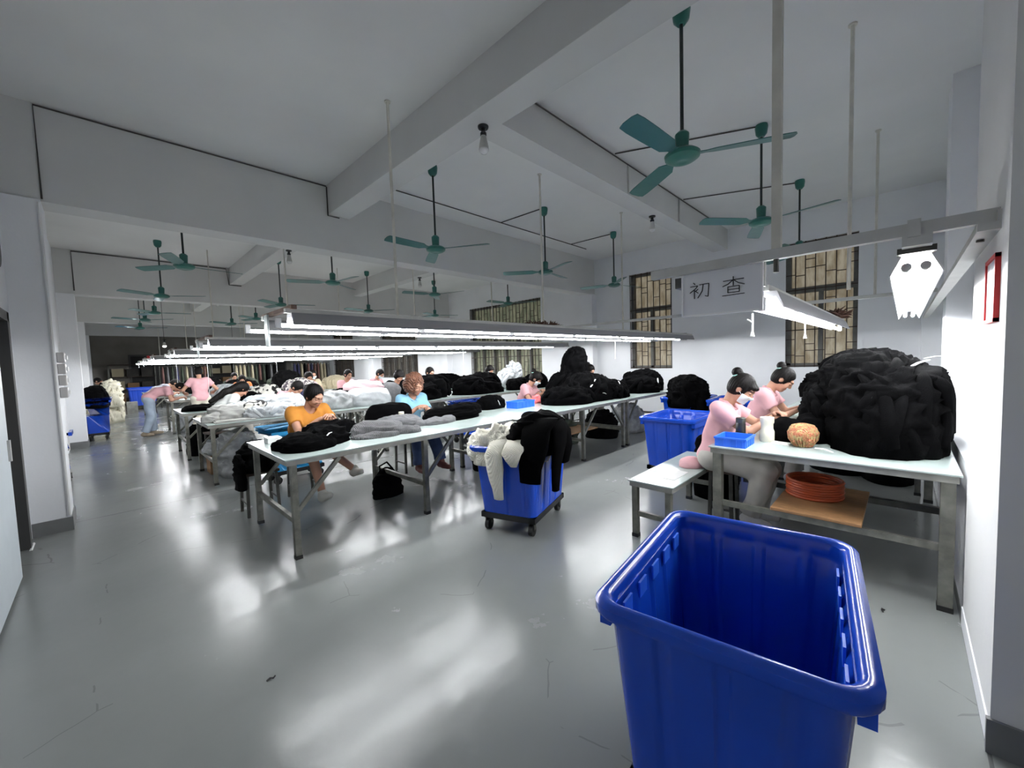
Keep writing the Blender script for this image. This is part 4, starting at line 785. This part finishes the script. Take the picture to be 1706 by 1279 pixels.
def wob(p, a, f, s): return a*(np.sin(p[:, 0]*f+s+2*np.sin(p[:, 2]*f*.6))*np.sin(p[:, 1]*f*.9+s*2+1.5*np.sin(p[:, 2]*f*.8))+.6*np.sin(p[:, 2]*f*1.3+p[:, 0]*f*.7+s*3))
def bbox(pts, m): P = np.array(pts); return P.min(0)-m, P.max(0)+m
def person(label, loc, rot, shirt, hair='black', style='short', mask=False, pants='pale_pants', shoe='shoe', collar=False, hp=.595, lean=.35, nb=.25, pitch=.7, yaw=0, twist=0,
           handL=None, handR=None, knees=None, feet=None, q=1.0, sleeve=.55, shorts=False, sc=1.0, group=None, legs=True, holdz=None, wide=1.0):
    r = empty('person', label, 'person', loc, rot, group); r.scale = (sc,)*3; seed = (loc[0]*3.1+loc[1]*1.7) % 6
    hv = .012*q; P = V3(0, 0, hp); sd = lambda a: V3(math.sin(a), 0, math.cos(a))
    mid = P+.22*sd(lean*.75); C7 = mid+.26*sd(lean*1.15); up = sd(lean*1.15); fwd_ = V3(up[2], 0, -up[0]); chest = mid+.12*sd(lean)
    nd = sd(lean*1.15+nb); hb = C7+.075*nd
    hu = sd(lean*.3+pitch*.75); hf = V3(hu[2], 0, -hu[0]); cy, sy = math.cos(yaw), math.sin(yaw)
    hl = V3(0, 1, 0); hf, hl = hf*cy+hl*sy, hl*cy-hf*sy; hc = hb+.095*hu+.025*hf; R = np.stack([hf, hl, hu])
    SH = [C7-.055*up+.01*fwd_+V3(0, s*.16*wide, 0) for s in (1, -1)]
    H = [np.array(handL if handL else (.36, .07, .9), float), np.array(handR if handR else (.36, -.07, .9), float)]
    EL, WR = [], []
    for i, s in enumerate((1, -1)): e, w = ik(SH[i], H[i], .265, .235, V3(-.45, s*.75, -.8)); EL.append(e); WR.append(w)
    kn = knees or [(.40, .11, hp-.02), (.40, -.11, hp-.02)]; ft = feet or [(.36, .1, .085), (.36, -.1, .085)]
    HP = [P+V3(0, s*.085, -.01) for s in (1, -1)]; KN, AN = [], []
    for i in range(2):
        k_, f_ = np.array(kn[i], float), np.array(ft[i], float)
        KN.append(HP[i]+nrm(k_-HP[i])*.41); AN.append(KN[i]+nrm(f_-KN[i])*min(.40, max(np.linalg.norm(f_-KN[i]), .3)))
    def torso(p, o=0.0):
        w = wide
        return smins([sd_cap(p, P+V3(0, .07*w, 0), P+V3(0, -.07*w, 0), .108+o), sd_cap(p, P+V3(0, .045, .03), mid+V3(0, .045, 0), .095*w+o, .088*w+o), sd_cap(p, P+V3(0, -.045, .03), mid+V3(0, -.045, 0), .095*w+o, .088*w+o),
                      sd_cap(p, mid+V3(0, .05, 0), C7-.11*up+V3(0, .07, 0)+.01*fwd_, .088*w+o, .09+o), sd_cap(p, mid+V3(0, -.05, 0), C7-.11*up+V3(0, -.07, 0)+.01*fwd_, .088*w+o, .09+o),
                      sd_cap(p, SH[0], SH[1], .056+o), sd_ell(p, chest+.06*fwd_+V3(0, .06, -.01), np.eye(3), (.06+o, .06+o, .065+o)), sd_ell(p, chest+.06*fwd_+V3(0, -.06, -.01), np.eye(3), (.06+o, .06+o, .065+o))], .05)
    def arms(p, i): return smin(sd_cap(p, SH[i], EL[i], .047, .036), sd_cap(p, EL[i], WR[i], .037, .024), .02)
    def legf(p, i, o=0.0): return smin(sd_cap(p, HP[i], KN[i], .082+o, .055+o), sd_cap(p, KN[i], AN[i], .053+o, .034+o), .03)
    def head(p):
        c = lambda f, l, u: hc+f*hf+l*hl+u*hu
        d = smins([sd_ell(p, c(-.012, 0, .025), R, (.092, .074, .09)), sd_ell(p, c(.028, 0, -.035), R, (.06, .056, .078)), sd_cap(p, c(.058, .0, -.098), c(.066, 0, -.092), .02)], .03)
        d = smin(d, sd_cap(p, c(.075, .035, -.022), c(.07, .04, -.03), .014), .03); d = smin(d, sd_cap(p, c(.075, -.035, -.022), c(.07, -.04, -.03), .014), .03)
        d = smin(d, sd_cap(p, c(.076, .03, .033), c(.084, 0, .03), .012), .015); d = smin(d, sd_cap(p, c(.076, -.03, .033), c(.084, 0, .03), .012), .015)
        for s in (1, -1): e = .013-np.linalg.norm(p-c(.094, s*.031, .012), axis=1); d = -smin(-d, -e, .012)
        for s in (1, -1): d = smin(d, sd_ell(p, c(.078, s*.031, .011), R, (.012, .015, .01)), .004); d = smin(d, sd_ell(p, c(-.005, s*.077, 0), R, (.018, .009, .03)), .008)
        d = smin(d, sd_cap(p, c(.088, 0, .018), c(.106, 0, -.022), .007, .011), .012); d = smin(d, sd_cap(p, c(.1, .012, -.026), c(.1, -.012, -.026), .008), .006)
        d = smin(d, sd_cap(p, c(.086, .016, -.058), c(.086, -.016, -.058), .007), .004); d = smin(d, sd_cap(p, c(.083, .014, -.07), c(.083, -.014, -.07), .007), .004)
        return d
    neck = lambda p: sd_cap(p, C7-.03*up+.012*fwd_, hb+.04*hu-.01*hf, .05, .045)
    def body(p):
        ds = [torso(p, -.012), neck(p), arms(p, 0), arms(p, 1)]
        if legs: ds += [legf(p, 0), legf(p, 1)]
        return smins(ds, .03)
    pts = [P, mid, C7, *SH, *EL, *WR, hb]+([*KN, *AN] if legs else [])
    parts = [(*surfnet(body, *bbox(pts, .14), hv), 'skin')]
    hh = .0055*max(q, 1)**.8; V, F_ = surfnet(lambda p: smin(head(p), neck(p), .02), *bbox([hc, hb-.02*nd], .15), hh)
    fc = (V[F_].mean(1)-hc)@R.T; ms = []
    for f, l, u in fc:
        m = 'skin'
        if f > .06 and abs(abs(l)-.032) < .018 and .026 < u < .034: m = 'brow'
        if f > .06 and abs(abs(l)-.031) < .013 and .003 < u < .012: m = 'brow'
        if f > .078 and abs(l) < .02 and -.074 < u < -.055: m = 'lip'
        ms.append(m)
    parts.append((V, F_, ms))
    for i, s in enumerate((1, -1)):                       # hands: palm, four fingers with two bends, a thumb from the side
        w = WR[i]; d0 = nrm(WR[i]-EL[i]); d1 = nrm(d0*.8+V3(.25, -s*.4, -.15)); pn = nrm(V3(0, -s*.35, -1)-d1*(V3(0, -s*.35, -1)@d1)); sx = np.cross(pn, d1)*1.0; ts = -s if True else s
        lat = nrm(np.cross(d1, pn)); lat = lat if lat@V3(0, -s, 0) > 0 else -lat     # towards the thumb side
        pal = w+.075*d1; fs = []
        fs.append(smins([sd_cap(0+p_, w, pal, .021, .02) for p_ in ()] or [np.full(1, 1.)], .01))
        def hand(p, w=w, d1=d1, pn=pn, lat=lat, pal=pal):
            ds = [sd_cap(p, w-.02*d0, w+.02*d1, .024, .022)]
            for j, o_ in enumerate((.028, .01, -.009, -.026)):
                k0 = pal+lat*o_; ds.append(sd_cap(p, w+.015*d1+lat*o_*.6, k0, .016, .0115))
            o = smins(ds, .012)
            for j, (o_, L) in enumerate(zip((.029, .01, -.01, -.028), (.068, .076, .07, .054))):
                k0 = pal+lat*o_; cu = .35+.13*j; a1 = nrm(d1*math.cos(cu)+pn*math.sin(cu)); a2 = nrm(d1*math.cos(cu*2.4)+pn*math.sin(cu*2.4)); k1 = k0+a1*L*.55; k2 = k1+a2*L*.5
                o = smin(o, np.minimum(sd_cap(p, k0, k1, .0095, .0085), sd_cap(p, k1, k2, .0085, .007)), .004)
            t0 = w+.025*d1+lat*.022; t1 = t0+nrm(d1*.75+lat*.7+pn*.35)*.042; t2 = t1+nrm(d1*.9+lat*.1+pn*.4)*.032
            return smin(o, np.minimum(sd_cap(p, t0, t1, .014, .0105), sd_cap(p, t1, t2, .0105, .0085)), .008)
        parts.append((*surfnet(hand, *bbox([w-.03*d0, pal+.08*d1, w+.05*lat, w+.08*pn, w-.03*pn], .05), .0042*max(q, 1)), 'skin'))
    raw_obj('body', parts, r)
    # shirt
    cutz = -.075
    def shirtf(p):
        d = torso(p, .012)
        for i in range(2):
            e = SH[i]+(EL[i]-SH[i])*sleeve; dd = sd_cap(p, SH[i]-(EL[i]-SH[i])*.1, e+(EL[i]-SH[i])*.15, .064, .066); ax = nrm(EL[i]-SH[i]); dd = np.maximum(dd, (p-e)@ax); d = smin(d, dd, .035)
        d = d+wob(p, .0045, 26, seed); ud = sd(lean*.6)
        return np.maximum(np.maximum(d, -((p-P)@ud-cutz)), -sd_cap(p, C7+.05*fwd_*.6, C7+.2*nd, .062))
    raw_obj('shirt', [(*surfnet(shirtf, *bbox([P, mid, C7, *SH, *EL], .14), hv*.9), shirt)], r)
    if collar:
        rg = []
        for j in range(25):
            a = 2*PI*j/24+.001; rad = V3(math.cos(a), math.sin(a), 0); e = C7+.0*up+rad[0]*.066*fwd_+V3(0, rad[1]*.066, 0)-(.05*max(rad[0], 0))*up+.012*up+.02*fwd_; rg.append(tuple(e))
        MB().tube(rg[1:24], .017, 8, flat=.8).obj('collar', shirt, r, smooth=True)
    if legs:
        cut = .55 if shorts else .96
        def pantsf(p):
            d = sd_cap(p, P+V3(0, .08, -.01), P+V3(0, -.08, -.01), .118)
            for i in range(2):
                l = legf(p, i, .022) if shorts else smin(sd_cap(p, HP[i], KN[i], .1, .08), sd_cap(p, KN[i], AN[i], .08, .075), .03)
                if shorts: e = HP[i]+(KN[i]-HP[i])*.8; l = np.maximum(l, (p-e)@nrm(KN[i]-HP[i]))
                else: e = KN[i]+(AN[i]-KN[i])*.95; l = np.maximum(l, np.where((p-KN[i])@nrm(AN[i]-KN[i]) > 0, (p-e)@nrm(AN[i]-KN[i]), -1))
                d = smin(d, l, .03)
            d = d+wob(p, .006, 20, seed+1); return np.maximum(d, (p-P)@sd(lean*.4)-.06)
        raw_obj('trousers', [(*surfnet(pantsf, *bbox([P, *KN, *AN], .15), hv), pants)], r)
        for i in range(2):
            sh = nrm(AN[i]-KN[i]); td = V3(1, (1, -1)[i]*.12, 0); td = nrm(td-sh*(td@sh)) if abs(sh[2]) < .93 else nrm(td); nn = np.cross(td, V3(0, 1, 0)); nn = nn if nn[2] > 0 else -nn; a = AN[i]
            def shoef(p, a=a, td=td, nn=nn): return np.maximum(smins([sd_cap(p, a-.035*td-.03*nn, a+.06*td-.04*nn, .042, .04), sd_cap(p, a+.05*td-.045*nn, a+.135*td-.05*nn, .042, .034), sd_cap(p, a-.02*td-.03*nn, a+.01*nn, .044, .043)], .02), -((p-a)@nn+.075))
            raw_obj('shoe', [(*surfnet(shoef, *bbox([a-.05*td, a+.17*td, a-.08*nn], .07), .008*max(q, 1)), shoe)], r)
    # hair
    c = lambda f, l, u: hc+f*hf+l*hl+u*hu
    hm = 'brown_hair' if hair == 'brown' else 'hair'
    def hairf(p):
        lp = (p-hc)@R.T; big = .012+(.036 if style == 'curly' else 0)
        d = sd_ell(p, c(-.016 if style != 'curly' else -.045, 0, .03), R, (.096+big*.55, .079+big, .092+big))
        if style in ('bob', 'curly'): d = smin(d, sd_ell(p, c(-.04, 0, -.03), R, (.075+big, .085+big*.8, .085)), .03)
        else: d = smin(d, sd_ell(p, c(-.045, 0, -.015), R, (.062, .068, .075)), .03)
        if style == 'long': d = smins([d, sd_cap(p, c(-.06, 0, -.02), C7-.1*fwd_+V3(0, .02, -.02), .075, .06), sd_cap(p, C7-.1*fwd_, mid-.16*fwd_+V3(0, .03, .04), .06, .035)], .04)
        face = sd_ell(p, c(.088, 0, -.05 if style == 'bob' else -.028), R, (.085, .07 if style != 'bob' else .062, .105)); d = np.maximum(d, -(face if style != 'curly' else sd_ell(p, c(.12, 0, -.04), R, (.1, .064, .1))))
        if style != 'long': d = np.maximum(d, -(lp[:, 2]+(.085 if style != 'curly' else .1)))
        for s in (1, -1): d = np.maximum(d, .026-np.linalg.norm(p-c(.0, s*.085, -.005), axis=1)) if style in ('bun', 'short') else d
        if style == 'bun': d = smin(d, np.linalg.norm(p-c(-.112, 0, .095), axis=1)-.042, .012)
        if style == 'lowbun': d = smin(d, np.linalg.norm(p-c(-.115, 0, .03), axis=1)-.04, .012)
        if style == 'bob' or (style == 'bun' and mask): d = smin(d, sd_ell(p, c(.068, 0, .066), R, (.04, .06, .024)), .02)
        th = np.arctan2(lp[:, 1], lp[:, 0]+.02)
        if style == 'curly': d = d+.008*np.sin(lp[:, 0]*150+6*np.sin(lp[:, 2]*40))*np.sin(lp[:, 1]*140+5*np.sin(lp[:, 0]*35))+.006*np.sin(lp[:, 2]*170+4*np.sin(th*5))+.01*np.sin(lp[:, 0]*45+1)*np.sin(lp[:, 1]*50)*np.sin(lp[:, 2]*42+seed)
        else: d = d+.002*np.sin(th*26+lp[:, 2]*30)
        return d
    ex = [C7-.1*fwd_, mid-.18*fwd_] if style == 'long' else []
    raw_obj('hair', [(*surfnet(hairf, *bbox([c(-.06, 0, .04), hc, *ex], .16), .0055*max(q, 1)**.8), hm)], r)
    if style == 'bun' and q <= 1.2:
        e = [tuple(c(-.09, 0, .078)+.036*(math.cos(a)*hl+math.sin(a)*nrm(hf+hu))) for a in np.linspace(0, 2*PI, 17)]; MB().tube(e, .01, 8).obj('hair_tie', 'mint', r, smooth=True)
    if mask:
        def mf(p): lp = (p-hc)@R.T; d = np.abs(head(p)-.005)-.003; return np.maximum(np.maximum(d, lp[:, 2]+.012-.12*np.maximum(lp[:, 0]-.08, 0)*8*.0), np.maximum(-lp[:, 2]-.1, .035-lp[:, 0]))
        raw_obj('face_mask', [(*surfnet(mf, *bbox([c(.07, 0, -.05)], .1), .0042*max(q, 1)**.8), 'mask')], r)
        if q <= 1.2:
            for s in (1, -1): MB().tube([tuple(c(.045, s*.064, -.03)), tuple(c(.01, s*.08, -.01)), tuple(c(-.012, s*.082, .012))], .002, 5).obj('mask_strap', 'mask', r)
    return r
D = math.radians
def seat(x, y, who, rot=0): make_stool(f'wooden stool under {who}', (x, y, 0), rot)
# near workers
person('person in an orange shirt sitting with crossed legs at the first table', (1.56, 4.93, 0), D(-80), 'orange_shirt', style='lowbun', pants='dark_pants', shorts=True, lean=.36, nb=.25, pitch=.6, hp=.57, sc=1.03, yaw=D(10), sleeve=.5, wide=1.08,
       handL=(.47, .08, .93), handR=(.45, -.05, .91), knees=[(.38, .02, .6), (.38, -.12, .53)], feet=[(.62, .42, .14), (.62, -.14, .085)], q=.9)
seat(1.56, 4.97, 'the person in the orange shirt')
person('person with curly brown hair in a pale blue shirt at the first table', (2.95, 4.95, 0), D(-92), 'blue_shirt', hair='brown', style='curly', pants='jeans', shoe='brown_shoe', collar=True, lean=.26, nb=.25, pitch=.5, yaw=D(12), hp=.575, sleeve=.6, sc=1.02,
       handL=(.36, .05, .9), handR=(.36, -.06, .9), feet=[(.58, .16, .085), (.42, -.1, .085)], q=.9)
seat(2.95, 4.98, 'the person in the pale blue shirt')
person('person in a pink shirt and face mask sitting behind the wide black heap', (5.3, 4.95, 0), D(-75), 'pink_shirt', style='bun', mask=True, collar=True, lean=.34, nb=.25, pitch=.8, yaw=D(20), handL=(.42, -.02, .95), handR=(.42, -.1, .9), q=1.0)
seat(5.3, 4.98, 'the masked person in pink at the front row')
person('person in pink with a hair bun and face mask at the right wall table', (3.8, 1.2, 0), D(-88), 'pink_shirt', style='bun', mask=True, collar=True, lean=.2, nb=.38, pitch=.78, hp=.6, sc=1.0, handL=(.44, .12, .98), handR=(.42, .04, .95), knees=[(.4, .08, .52), (.4, -.1, .52)], feet=[(.3, .12, .085), (.28, -.1, .085)], q=.85)
make_stool('stool under the masked person at the right wall table', (3.8, 1.13, 0), 0, .49, .11)
person('person in pink behind the masked one, face hidden by the black heap', (5.0, 1.18, 0), D(-88), 'pink_shirt', style='bun', hp=.64, collar=True, lean=.3, nb=.4, pitch=.9, handL=(.44, .1, .92), handR=(.42, .0, .9), q=1.1)
seat(5.0, 1.22, 'the second person in pink at the wall table')
# seated further back
back = [('person with a high dark hair bun half hidden behind the tall black heap', 7.25, 5.02, -90, 'white_shirt', 'bun', False, {}),
        ('person in white with long dark hair at the third row by the aisle', 1.25, 8.02, 10, 'white_shirt', 'long', False, dict(lean=.55, pitch=1.0, handL=(.5, .2, .85), handR=(.3, -.3, .88))),
        ('person in pink bending low over the white bags, left of the orange shirt', 2.2, 8.12, -60, 'pink_shirt', 'short', False, dict(lean=.6, pitch=1.1)),
        ('person in pink facing the camera, above the hair of the orange clad woman', 3.35, 10.15, -90, 'pink_shirt', 'short', False, {}),
        ('masked person in khaki behind the pink worker in the third row', 4.1, 12.0, -90, 'khaki', 'short', True, dict(pitch=.3)),
        ('person in pink with glasses left of the bright wall pillar', 4.25, 10.15, -80, 'pink_shirt', 'short', False, dict(pitch=.4)),
        ('masked person in pink before the bright wall panel', 5.05, 10.2, -60, 'pink_shirt', 'short', True, dict(pitch=.8)),
        ('person with dark fringe and dark top left of the curly haired woman', 4.45, 8.0, -90, 'black_cloth', 'bob', False, dict(pitch=.9)),
        ('person with dark hair peeking over the long black heap', 5.25, 8.05, -80, 'black_cloth', 'short', True, dict(pitch=.4)),
        ('masked person before the wide window behind the black heaps', 7.15, 8.05, -90, 'white_shirt', 'bob', True, dict(pitch=.6)),
        ('person in a rust orange top deep in the hall', 2.95, 14.4, -100, 'rust_shirt', 'short', False, dict(lean=.5)),
        ('person in brown deep in the hall behind the printed garments', 3.2, 16.9, -90, 'brown_shirt', 'short', False, {}),
        ('person in grey far back before the dark windows', 4.6, 16.9, -90, 'stripe_shirt', 'short', False, {})]
for l, x, y, a, sh, st, mk, kw in back:
    kw.setdefault('lean', .26); kw.setdefault('hp', .63 if 'bun half' not in l else .6); kw.setdefault('sc', 1.03)
    person(l, (x, y, 0), D(a), sh, style=st, mask=mk, q=1.7, **kw); seat(x, y, 'the '+l.split(' ', 1)[0]+' '+' '.join(l.split()[1:7]), D(a))
# standing
def stand(label, x, y, a, sh, st, pants, shoe, lean, pitch, hp=.84, q=1.6, **kw):
    kw.setdefault('knees', [(.03, .1, .45), (.03, -.1, .45)]); kw.setdefault('feet', [(0, .11, .085), (-.02, -.12, .085)])
    person(label, (x, y, 0), D(a), sh, style=st, pants=pants, shoe=shoe, hp=hp, lean=lean, pitch=pitch, q=q, **kw)
stand('person in pink and pale jeans stooping over the end of the fourth row table', .72, 12.75, -8, 'pink_shirt', 'short', 'light_jeans', 'tan_shoe', 1.15, 1.35, hp=.88, q=1.3, handL=(.62, .12, .86), handR=(.6, -.1, .86), nb=-.1, feet=[(.05, .12, .085), (-.1, -.14, .085)])
stand('person in a pink shirt standing with the back turned, beside the stooping one', 1.62, 12.12, 85, 'pink_shirt', 'short', 'cream_pants', 'shoe', .2, .4, q=1.3, handL=(.3, .3, .98), handR=(.28, -.3, .98))
stand('person in a grey striped top bending behind the stooping person', .85, 14.6, 5, 'stripe_shirt', 'short', 'dark_pants', 'shoe', 1.0, .8, handL=(.55, .1, .9), handR=(.55, -.1, .9))
stand('person in dark clothes bending at the far end of the aisle', .3, 19.4, 150, 'black_cloth', 'short', 'dark_pants', 'brown_shoe', .8, .9, handL=(.5, .15, .8), handR=(.5, -.15, .8))
